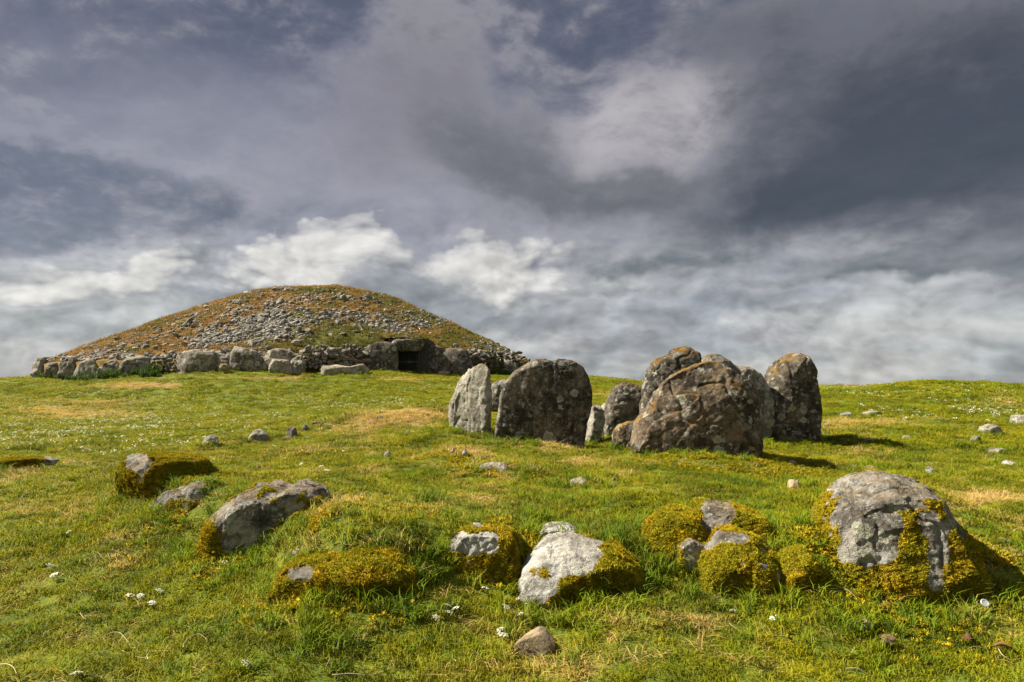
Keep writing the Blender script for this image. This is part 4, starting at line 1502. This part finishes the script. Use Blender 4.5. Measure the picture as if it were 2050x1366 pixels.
def near_rock(x, y):
    d = np.full(len(x), 9.0)
    for a, b, c in RK:
        d = np.minimum(d, np.hypot(x - a, y - b) - c * .9)
    return d


def tall_field(x, y):
    """how long the turf grows: hummocky, longest round the stones, short where it is trodden"""
    n = fbm(p3(x, y) * .8, 3, 15)
    n2 = fbm(p3(x, y) * 2.6, 2, 19)
    return np.clip(.5 + .55 * n + .35 * n2, .05, 1.3)


G_GRASS = library('turf_tuft', [tuft('turf_tuft', 40, .062, .080, 1.0, .0062, 40 + i, 'grass', .3) for i in range(8)])
G_LONG = library('long_tuft', [tuft('long_tuft', 30, .155, .055, .8, .0068, 60 + i, 'long', .4) for i in range(6)])
G_STRAW = library('straw_tuft', [tuft('straw_tuft', 20, .10, .09, 2.0, .0052, 80 + i, 'straw', .3) for i in range(6)])
G_MOUND = library('mound_tuft', [tuft('mound_tuft', 40, .16, .16, .8, .012, 95 + i, 'mound_grass', .3) for i in range(4)])
G_NET = library('nettle_tuft', [tuft('nettle_tuft', 110, .50, .26, .45, .032, 110 + i, 'nettle', .3) for i in range(4)])


def grass_layer(name, group, npick, zones, label, height, keep=None, stretch=1.0):
    X, Y, S = [], [], []
    for r0, r1, dens, sc in zones:
        x, y = zone_scatter(r0, r1, dens)
        X.append(x)
        Y.append(y)
        S.append(np.full(len(x), sc))
    x, y, s = map(np.concatenate, (X, Y, S))
    if keep is not None:
        k = keep(x, y)
        x, y, s = x[k], y[k], s[k]
    z = ground(x, y)
    dry = dryness(x, y, z)
    n = len(x)
    hs = height(x, y, dry) * rng.uniform(.75, 1.25, n)
    rot = np.stack([rng.normal(0, .12, n), rng.normal(0, .12, n), rng.uniform(0, 6.3, n)], 1)
    o = scatter(name, p3(x, y, z), rot, np.stack([s, s, hs * (s ** .5)], 1), rng.integers(0, npick, n), group, dry)
    tag(o, label, 'grass', kind='stuff')
    print(name, n)
    return o


grass_layer('turf_grass', G_GRASS, 8, [(2.6, 6, 260, .9), (6, 9, 210, 1.0), (9, 14, 130, 1.25), (14, 24, 60, 1.8), (24, 45, 22, 2.8), (45, 62, 7, 3.4)], 'short green and straw coloured turf covering the hill',
            lambda x, y, d: (.25 + 1.05 * tall_field(x, y)) * (1 - .35 * np.clip(d, 0, 1)))
grass_layer('long_grass', G_LONG, 6, [(2.8, 9, 70, 1.0), (9, 15, 26, 1.2), (15, 27, 14, 1.7), (27, 40, 4, 2.2)], 'longer green grass in tufts and round the stones',
            lambda x, y, d: .30 + .45 * tall_field(x, y) + .35 * sstep(.25 - near_rock(x, y), -.15, .2),
            lambda x, y: rng.uniform(0, 1, len(x)) < .10 + .7 * sstep(tall_field(x, y), .6, 1.0) * (np.hypot(x, y) < 30) + .7 * ((y > 21) & (y < 27) & (x > 9)) + .8 * sstep(.25 - near_rock(x, y), -.1, .2))
grass_layer('dry_grass', G_STRAW, 6, [(2.8, 7, 60, 1.0), (7, 12, 40, 1.2), (12, 20, 12, 1.6)], 'bleached dry grass lying through the turf',
            lambda x, y, d: .5 + .5 * np.clip(d, 0, 1),
            lambda x, y: rng.uniform(0, 1, len(x)) < .14 + .9 * sstep(dryness(x, y, ground(x, y)), .3, .8))


def ground_moss():
    P_ = []
    for hx, hy, hr, hh in HUMMOCK[:19]:
        n = int(2600 * hr * hr / .25)
        P_.append(np.stack([hx + rng.normal(0, hr * .55, n), hy + rng.normal(0, hr * .55, n)], 1))
    q = np.concatenate(P_)
    x, y = q[:, 0], q[:, 1]
    z = ground(x, y)
    k = (fbm(p3(x, y) * 3.0, 3, 205) > .0) & (rng.uniform(0, 1, len(x)) < .4 + dryness(x, y, z))
    x, y, z = x[k], y[k], z[k]
    n = len(x)
    sc = rng.uniform(1.2, 2.6, n)
    o = scatter('ground_moss', p3(x, y, z + rng.uniform(.005, .03, n)), np.stack([rng.normal(0, .3, n), rng.normal(0, .3, n), rng.uniform(0, 6.3, n)], 1), np.stack([sc] * 3, 1), rng.integers(0, 6, n), G_MOSS)
    tag(o, 'golden moss spreading over the turf round the boulders', 'moss', kind='stuff')
    print('ground moss', n)


ground_moss()


def mound_grass():
    n = 26000
    a = rng.uniform(0, 2 * math.pi, n)
    r = CR * .985 * np.sqrt(rng.uniform(0, 1, n))
    x, y = CC[0] + r * np.sin(a), CC[1] + r * np.cos(a)
    z, t = mound_h(x, y)
    px, py = project(p3(x, y, z))
    d = scree_density(px, py, t, x, y)
    k = (rng.uniform(0, 1, n) > d * .9) & (y < CC[1] + 4)
    rel = np.stack([x, y], 1) - ENT
    s, dep = rel @ ENT_T, -(rel @ ENT_N)
    k &= ~((np.abs(s) < .9) & (dep < 2.2))
    x, y, z = x[k], y[k], z[k]
    n = len(x)
    dry = 1.0 - .9 * mound_green(x, y, z)
    rot = np.stack([rng.normal(0, .2, n), rng.normal(0, .2, n), rng.uniform(0, 6.3, n)], 1)
    sc = rng.uniform(.8, 1.5, n)
    o = scatter('mound_grass', p3(x, y, z) - np.array([*CC, MZ]), rot, np.stack([sc, sc, sc * rng.uniform(.6, 1.3, n)], 1), rng.integers(0, 4, n), G_MOUND, dry, CAIRN)
    tag(o, 'orange and green rough grass on the mound', kind='stuff')


mound_grass()


def nettle_bed(spots, label):
    pts = []
    for px, py, w, n in spots:
        for _ in range(n):
            qx = px + rng.normal() * w * .5
            k = kerb_at(qx)
            d = rng.uniform(.25, 1.9) * rng.uniform(.5, 1)
            q = k - d * (k / np.linalg.norm(k)) * (.7 + .02 * (py - 745))
            pts.append((q[0], q[1], 0))
    pts = np.array(pts)
    pts[:, 2] = ground(pts[:, 0], pts[:, 1])
    n = len(pts)
    rot = np.stack([rng.normal(0, .1, n), rng.normal(0, .1, n), rng.uniform(0, 6.3, n)], 1)
    sc = rng.uniform(.45, 1.25, n) * (.7 + .5 * rng.uniform(0, 1, n))
    o = scatter('nettle_bed', pts, rot, np.stack([sc, sc, sc], 1), rng.integers(0, 4, n), G_NET, np.zeros(n))
    tag(o, label, 'nettles', kind='stuff')


nettle_bed([(120, 758, 30, 9), (165, 762, 40, 14), (228, 752, 40, 26), (280, 748, 40, 22), (308, 745, 14, 12)], 'dark green nettles at the left foot of the great cairn')
nettle_bed([(1005, 748, 30, 26)], 'dark green nettles at the foot of the kerb behind the slab')


# ------------------------------------------------------------------ flowers
def floret_mesh(name, seed, mat, n=7, rad=.03, pet=.009, h=.10):
    r = np.random.default_rng(seed)
    V, Fq = [], []
    for _ in range(n):
        a, rr = r.uniform(0, 6.3), rad * math.sqrt(r.uniform())
        cx, cy, cz = rr * math.cos(a), rr * math.sin(a), h * r.uniform(.75, 1.1)
        tl, tb = r.normal() * .4, r.normal() * .4
        k = len(V)
        V.append((cx, cy, cz))
        for i in range(6):
            b = i * math.pi / 3
            V.append((cx + pet * math.cos(b), cy + pet * math.sin(b), cz + pet * (tl * math.cos(b) + tb * math.sin(b)) - .002))
        Fq += [(k, k + 1 + i, k + 1 + (i + 1) % 6) for i in range(6)]
    m = new_mesh(name, V, Fq, False)
    m.materials.append(M[mat])
    return m


G_FLOW = library('meadow_floret', [floret_mesh('meadow_floret', 140 + i, 'cream' if i % 3 else 'petal', 6, .045, .012, .10) for i in range(6)])


def meadow():
    n = 60000
    a = rng.uniform(-.8, .8, n)
    r = np.sqrt(rng.uniform(9 ** 2, 38 ** 2, n))
    x, y = r * np.sin(a), r * np.cos(a)
    z = ground(x, y)
    px, py = project(p3(x, y, z))
    d = np.zeros(n)
    for cx, cy, rx, ry, am in [(1880, 830, 160, 20, 1.2), (1750, 800, 160, 18, .9), (2000, 820, 120, 22, .8), (1950, 795, 150, 14, .45), (120, 790, 180, 18, .9), (330, 840, 220, 24, .9), (560, 815, 200, 18, .8), (200, 870, 260, 30, .8), (700, 800, 160, 20, .6), (880, 775, 60, 8, .9), (960, 780, 60, 8, .5), (60, 880, 120, 20, .6), (400, 895, 140, 14, .4), (1230, 760, 60, 8, .3)]:
        d += am * np.exp(-((px - cx) / rx) ** 2 - ((py - cy) / ry) ** 2)
    d *= sstep(fbm(p3(x, y) * .9, 3, 131), -.35, .35)
    d *= 1 - .8 * sstep(dryness(x, y, z), .5, .9)
    k = (rng.uniform(0, 1, n) < d * .42) & (np.hypot(x - CC[0], y - CC[1]) > CR + 1)
    x, y, z = x[k], y[k], z[k]
    n = len(x)
    sc = rng.uniform(.5, 1.05, n)
    rot = np.stack([rng.normal(0, .2, n), rng.normal(0, .2, n), rng.uniform(0, 6.3, n)], 1)
    o = scatter('meadow_flowers', p3(x, y, z), rot, np.stack([sc, sc, sc], 1), rng.integers(0, 6, n), G_FLOW)
    tag(o, 'tiny cream flowers speckling the meadow grass', 'flowers', kind='stuff')
    print('flowers', n)


meadow()


def umbel_meshes(seed):
    r = np.random.default_rng(seed)
    V, Fq = [], []
    for _ in range(26):
        a, rr = r.uniform(0, 6.3), .024 * math.sqrt(r.uniform())
        c = np.array([rr * math.cos(a), rr * math.sin(a), -rr * .35 + r.uniform(-.002, .002)])
        k = len(V)
        V.append(tuple(c + [0, 0, .002]))
        for i in range(5):
            b = i * 2 * math.pi / 5 + a
            V.append(tuple(c + np.array([math.cos(b), math.sin(b), 0]) * .0055))
        Fq += [(k, k + 1 + i, k + 1 + (i + 1) % 5) for i in range(5)]
    head = new_mesh('flower_head', V, Fq, False)
    head.materials.append(M['petal'])
    V, Fq = [], []
    for lv in range(5):
        t = lv / 4
        for i in range(5):
            b = i * 2 * math.pi / 5
            V.append((.0022 * math.cos(b) + .03 * math.sin(t * 1.5) * (t), .0022 * math.sin(b), t * .2))
    for lv in range(4):
        for i in range(5):
            Fq.append((lv * 5 + i, lv * 5 + (i + 1) % 5, lv * 5 + 5 + (i + 1) % 5, lv * 5 + 5 + i))
    st = new_mesh('stem', V, Fq)
    st.materials.append(M['stem'])
    return head, st


HEADS = [umbel_meshes(160 + i) for i in range(4)]
UMB = [  # head pixel, label
    (1042, 1203, 'topmost white umbel of the clump behind the angular tan stone'),
    (1024, 1215, 'leftmost white umbel of the clump behind the angular tan stone'),
    (1046, 1213, 'white umbel at the right rim of the clump near the angular stone'),
    (1034, 1224, 'middle white umbel of the clump behind the angular tan stone'),
    (1047, 1229, 'lowest white umbel of the clump behind the angular tan stone'),
    (889, 1215, 'white umbel highest of the four below the white crusted boulder'),
    (903, 1223, 'white umbel right of the highest one below the white crusted boulder'),
    (894, 1233, 'white umbel third down below the white crusted boulder'),
    (884, 1239, 'lowest white umbel below the white crusted boulder'),
    (976, 1175, 'white umbel between the white crusted and white faced boulders'),
    (1010, 1265, 'upper white umbel close left of the angular tan stone'),
    (1007, 1278, 'lower white umbel close left of the angular tan stone'),
    (286, 1191, 'broad white umbel in the left foreground grass'),
    (326, 1184, 'white umbel right of the broad one in the left foreground'),
    (295, 1208, 'small white umbel under the broad one at left foreground'),
    (258, 1191, 'cream umbel left of the broad one in the left foreground'),
    (116, 1150, 'white umbel in the grass at the far left foreground'),
    (108, 1130, 'little white umbel above the far left foreground one'),
    (144, 1062, 'white umbel left of the double humped boulder'),
    (456, 1126, 'white umbel in the grass below the double humped boulder'),
    (598, 928, 'white umbel in the open grass behind the double humped boulder'),
    (638, 932, 'white umbel in open grass right of its neighbour behind the boulder'),
    (648, 940, 'small white umbel lowest of three in the open grass'),
    (253, 980, 'white umbel at the foot of the yellow mossy boulder'),
    (1475, 1226, 'cream umbel in the tangled grass below the mossy cluster'),
    (1548, 1243, 'tiny white umbel in grass right below the mossy cluster'),
    (506, 1330, 'small white umbel near the bottom edge at left'),
    (155, 1358, 'white umbel at the bottom edge near the left corner'),
]
for i, (px, py, lb) in enumerate(UMB):
    d = ray(px, py)
    g = on_ground(px, py + 14)
    h = max(.05, P(px, py, g[1])[2] - gz(g[0], g[1]))
    root = bpy.data.objects.new('umbel_flower', None)
    COL.objects.link(root)
    root.location = (g[0], g[1], gz(g[0], g[1]))
    root.rotation_euler = (0, 0, random.uniform(0, 6.3))
    tag(root, lb, 'flower', 'white umbels in the foreground turf')
    hd, st = HEADS[i % 4]
    k = h / .2
    so = obj('stem', st, None, root)
    so.scale = (1, 1, k)
    ho = obj('flower_head', hd, None, root, (.03 * math.sin(1.5), 0, h))
    ho.rotation_euler = (random.uniform(-.5, .5), random.uniform(-.5, .5), 0)
    s = random.uniform(.9, 1.3)
    ho.scale = (s, s, s)


def buttercup_mesh():
    V, Fq = [(0, 0, 0)], []
    for i in range(10):
        b = i * math.pi / 5
        rr = .011 if i % 2 == 0 else .0085
        V.append((rr * math.cos(b), rr * math.sin(b), .005))
    Fq = [(0, 1 + i, 1 + (i + 1) % 10) for i in range(10)]
    m = new_mesh('flower_head', V, Fq, False)
    m.materials.append(M['yellow'])
    return m


BUT = buttercup_mesh()
for i, (px, py, lb) in enumerate([(586, 1208, 'yellow buttercup under the long mossy hump'), (624, 1202, 'yellow buttercup right of the one under the mossy hump'), (816, 1210, 'yellow buttercup below the right end of the mossy hump'),
                                  (600, 902, 'yellow buttercup in the open grass left of centre'), (611, 904, 'yellow buttercup right beside another in the open grass'), (566, 918, 'yellow buttercup nearest the double humped boulder'),
                                  (667, 904, 'yellow buttercup furthest right in the open grass'), (633, 908, 'yellow buttercup between two others in the open grass')]):
    g = on_ground(px, py + 8)
    h = max(.04, P(px, py, g[1])[2] - gz(g[0], g[1]))
    root = bpy.data.objects.new('buttercup', None)
    COL.objects.link(root)
    root.location = (g[0], g[1], gz(g[0], g[1]))
    tag(root, lb, 'flower', 'yellow buttercups in the turf')
    so = obj('stem', HEADS[0][1], None, root)
    so.scale = (1, 1, h / .2)
    ho = obj('flower_head', BUT, None, root, (.03, 0, h))
    ho.rotation_euler = (.5, 0, 0)
    ho.scale = (1.3, 1.3, 1.3)


# ------------------------------------------------------------------ bleached stalks and litter in the near grass
def stalk(name, pix, label, rad=.0022, mat='stalk', cat='stalk', lift=.030):
    pts = []
    for px, py in pix:
        g = on_ground(px, py)
        pts.append((g[0], g[1], gz(g[0], g[1]) + lift + .012 * math.sin(px)))
    pts = np.array(pts)
    base = pts[0].copy()
    pts = pts - base
    # smooth
    t = np.linspace(0, len(pts) - 1, 6 * len(pts))
    q = np.stack([np.interp(t, np.arange(len(pts)), pts[:, i]) for i in range(3)], 1)
    for _ in range(6):
        q[1:-1] = (q[:-2] + q[1:-1] * 2 + q[2:]) / 4
    V, Fq = [], []
    for i in range(len(q)):
        tg = q[min(i + 1, len(q) - 1)] - q[max(i - 1, 0)]
        tg /= np.linalg.norm(tg) + 1e-9
        s = np.cross(tg, [0, 0, 1.])
        s /= np.linalg.norm(s) + 1e-9
        u = np.cross(s, tg)
        r = rad * (1 - .6 * i / len(q))
        for k in range(6):
            b = k * math.pi / 3
            V.append(tuple(q[i] + (s * math.cos(b) + u * math.sin(b)) * r))
    for i in range(len(q) - 1):
        for k in range(6):
            Fq.append((i * 6 + k, i * 6 + (k + 1) % 6, i * 6 + 6 + (k + 1) % 6, i * 6 + 6 + k))
    o = obj(name, new_mesh(name, V, Fq), M[mat], None, base)
    tag(o, label, cat, 'bleached stalks lying on the near turf')


stalk('dry_stalk', [(205, 1286), (222, 1280), (240, 1282), (256, 1292), (262, 1306), (272, 1314)], 'long curved bleached stalk in the left foreground')
stalk('dry_stalk', [(366, 1312), (368, 1298), (380, 1286), (398, 1282), (412, 1288), (414, 1296)], 'arched bleached stalk right of the long curved one')
stalk('dry_stalk', [(296, 1338), (293, 1322), (300, 1310), (318, 1314), (336, 1316)], 'forked pale stalk below the arched bleached stalk')
stalk('dry_stalk', [(244, 1310), (262, 1318), (276, 1328), (292, 1332)], 'short bleached stalk left of the forked pale stalk')
stalk('dry_stalk', [(0, 1342), (14, 1346), (26, 1354), (32, 1364)], 'thick bleached stalk in the bottom left corner', .003)
stalk('dry_stalk', [(170, 1242), (180, 1240), (196, 1238), (206, 1242)], 'thin pale stalk in the left foreground above the long one')
stalk('dry_stalk', [(160, 1240), (166, 1250), (172, 1256)], 'tiny bent stalk beside the thin pale stalk')
stalk('dry_stalk', [(652, 1344), (660, 1336), (690, 1332), (702, 1324)], 'pale stalk at the bottom centre left')
stalk('dry_stalk', [(664, 1364), (700, 1364), (740, 1362), (764, 1354)], 'straight bleached stalk along the bottom edge', .003)
stalk('dry_stalk', [(884, 1350), (904, 1346), (914, 1338), (908, 1332), (896, 1338)], 'looped bleached stalk near the bottom centre')
stalk('dry_stalk', [(944, 1318), (958, 1320), (966, 1328), (972, 1340)], 'curved stalk lower left of the angular tan stone')
stalk('dry_stalk', [(846, 1280), (852, 1292), (858, 1300)], 'short leaning stalk above the looped bleached stalk')
stalk('dry_stalk', [(1460, 1264), (1476, 1272), (1500, 1278), (1526, 1278)], 'long pale stalk in the centre right foreground')
stalk('dry_stalk', [(1700, 1322), (1710, 1318), (1712, 1310), (1704, 1308)], 'curled stalk below the pitted tan stone')
stalk('dry_stalk', [(1694, 1350), (1716, 1354), (1738, 1362)], 'straight pale stalk at the bottom right')
stalk('dry_stalk', [(1938, 1312), (1956, 1310), (1976, 1314)], 'thin stalk beside the brown withered leaf')
stalk('dry_stalk', [(2000, 1316), (2006, 1326), (2022, 1332), (2046, 1330)], 'thick curled stalk in the bottom right corner', .003)
stalk('dry_stalk', [(1674, 1188), (1690, 1192), (1704, 1200), (1716, 1212)], 'stalk lying at the foot of the large grey boulder')
stalk('dry_stalk', [(1854, 1270), (1862, 1300), (1880, 1300)], 'faint bent stalk in the right foreground') if False else None


def litter(name, px, py, w, mat, label, cat, flat=.5, seed=1):
    g = on_ground(px, py)
    s = w * g[1] / F
    m = pebble(name, 900 + seed, 3, flat, 7)
    m.materials.append(M[mat])
    m.polygons.foreach_set('use_smooth', np.ones(len(m.polygons), bool))
    o = obj(name, m, None, None, (g[0], g[1], gz(g[0], g[1]) + s * flat * .42 + .02))
    o.scale = (s, s, s)
    o.rotation_euler = (.2, .1, seed)
    tag(o, label, cat)


litter('earth_clod', 1778, 1302, 38, 'clod', 'crumbly brown clod right below the pitted tan stone', 'clod', .6, 3)


def leaf(px, py, w, label, seed):
    g = on_ground(px, py)
    s = w * g[1] / F
    V, Fq = [], []
    n = 8
    for i in range(n + 1):
        t = i / n
        wd = .42 * math.sin(math.pi * min(1, t * .96 + .02)) ** .8
        V += [((t - .5), -wd * .5, .22 * math.sin(t * 3) + .12), ((t - .5), 0, .16 * math.sin(t * 3)), ((t - .5), wd * .5, .2 * math.sin(t * 3) + .16)]
    for i in range(n):
        for k in range(2):
            Fq.append((i * 3 + k, i * 3 + 3 + k, i * 3 + 4 + k, i * 3 + 1 + k))
    m = new_mesh('withered_leaf', V, Fq)
    m.materials.append(M['leaf'])
    o = obj('withered_leaf', m, None, None, (g[0], g[1], gz(g[0], g[1]) + .045))
    o.scale = (s, s, s)
    o.rotation_euler = (.5, .2, seed)
    tag(o, label, 'leaf')
    sm = o.modifiers.new('thickness', 'SOLIDIFY')
    sm.thickness = .02


leaf(1938, 1300, 34, 'brown withered leaf in the right foreground grass', .5)
leaf(2010, 1318, 30, 'curled brown leaf beside the thick stalk at bottom right', 2.2)


def disc():
    g = on_ground(1972, 1226)
    s = 16 * g[1] / F
    bm = bmesh.new()
    prof = [(0, .12), (.30, .12), (.36, .16), (.46, .16), (.5, .10), (.5, 0), (.44, -.06), (0, -.06)]
    rows = []
    for r, z in prof:
        rows.append([bm.verts.new((r * math.cos(a) if r else 0, r * math.sin(a) if r else 0, z)) for a in np.linspace(0, 2 * math.pi, 24, endpoint=False)] if r else [bm.verts.new((0, 0, z))])
    for a, b in zip(rows[:-1], rows[1:]):
        for i in range(24):
            j = (i + 1) % 24
            if len(a) == 1: bm.faces.new((a[0], b[i], b[j]))
            elif len(b) == 1: bm.faces.new((a[i], a[j], b[0]))
            else: bm.faces.new((a[i], b[i], b[j], a[j]))
    bmesh.ops.recalc_face_normals(bm, faces=bm.faces)
    m = bpy.data.meshes.new('pale_disc')
    bm.to_mesh(m)
    bm.free()
    m.materials.append(M['disc'])
    o = obj('pale_disc', m, None, None, (g[0], g[1], gz(g[0], g[1]) + .05))
    o.scale = (s, s, s)
    o.rotation_euler = (.9, .1, 0)
    tag(o, 'small pale round cap lying in the right foreground grass', 'cap')


disc()
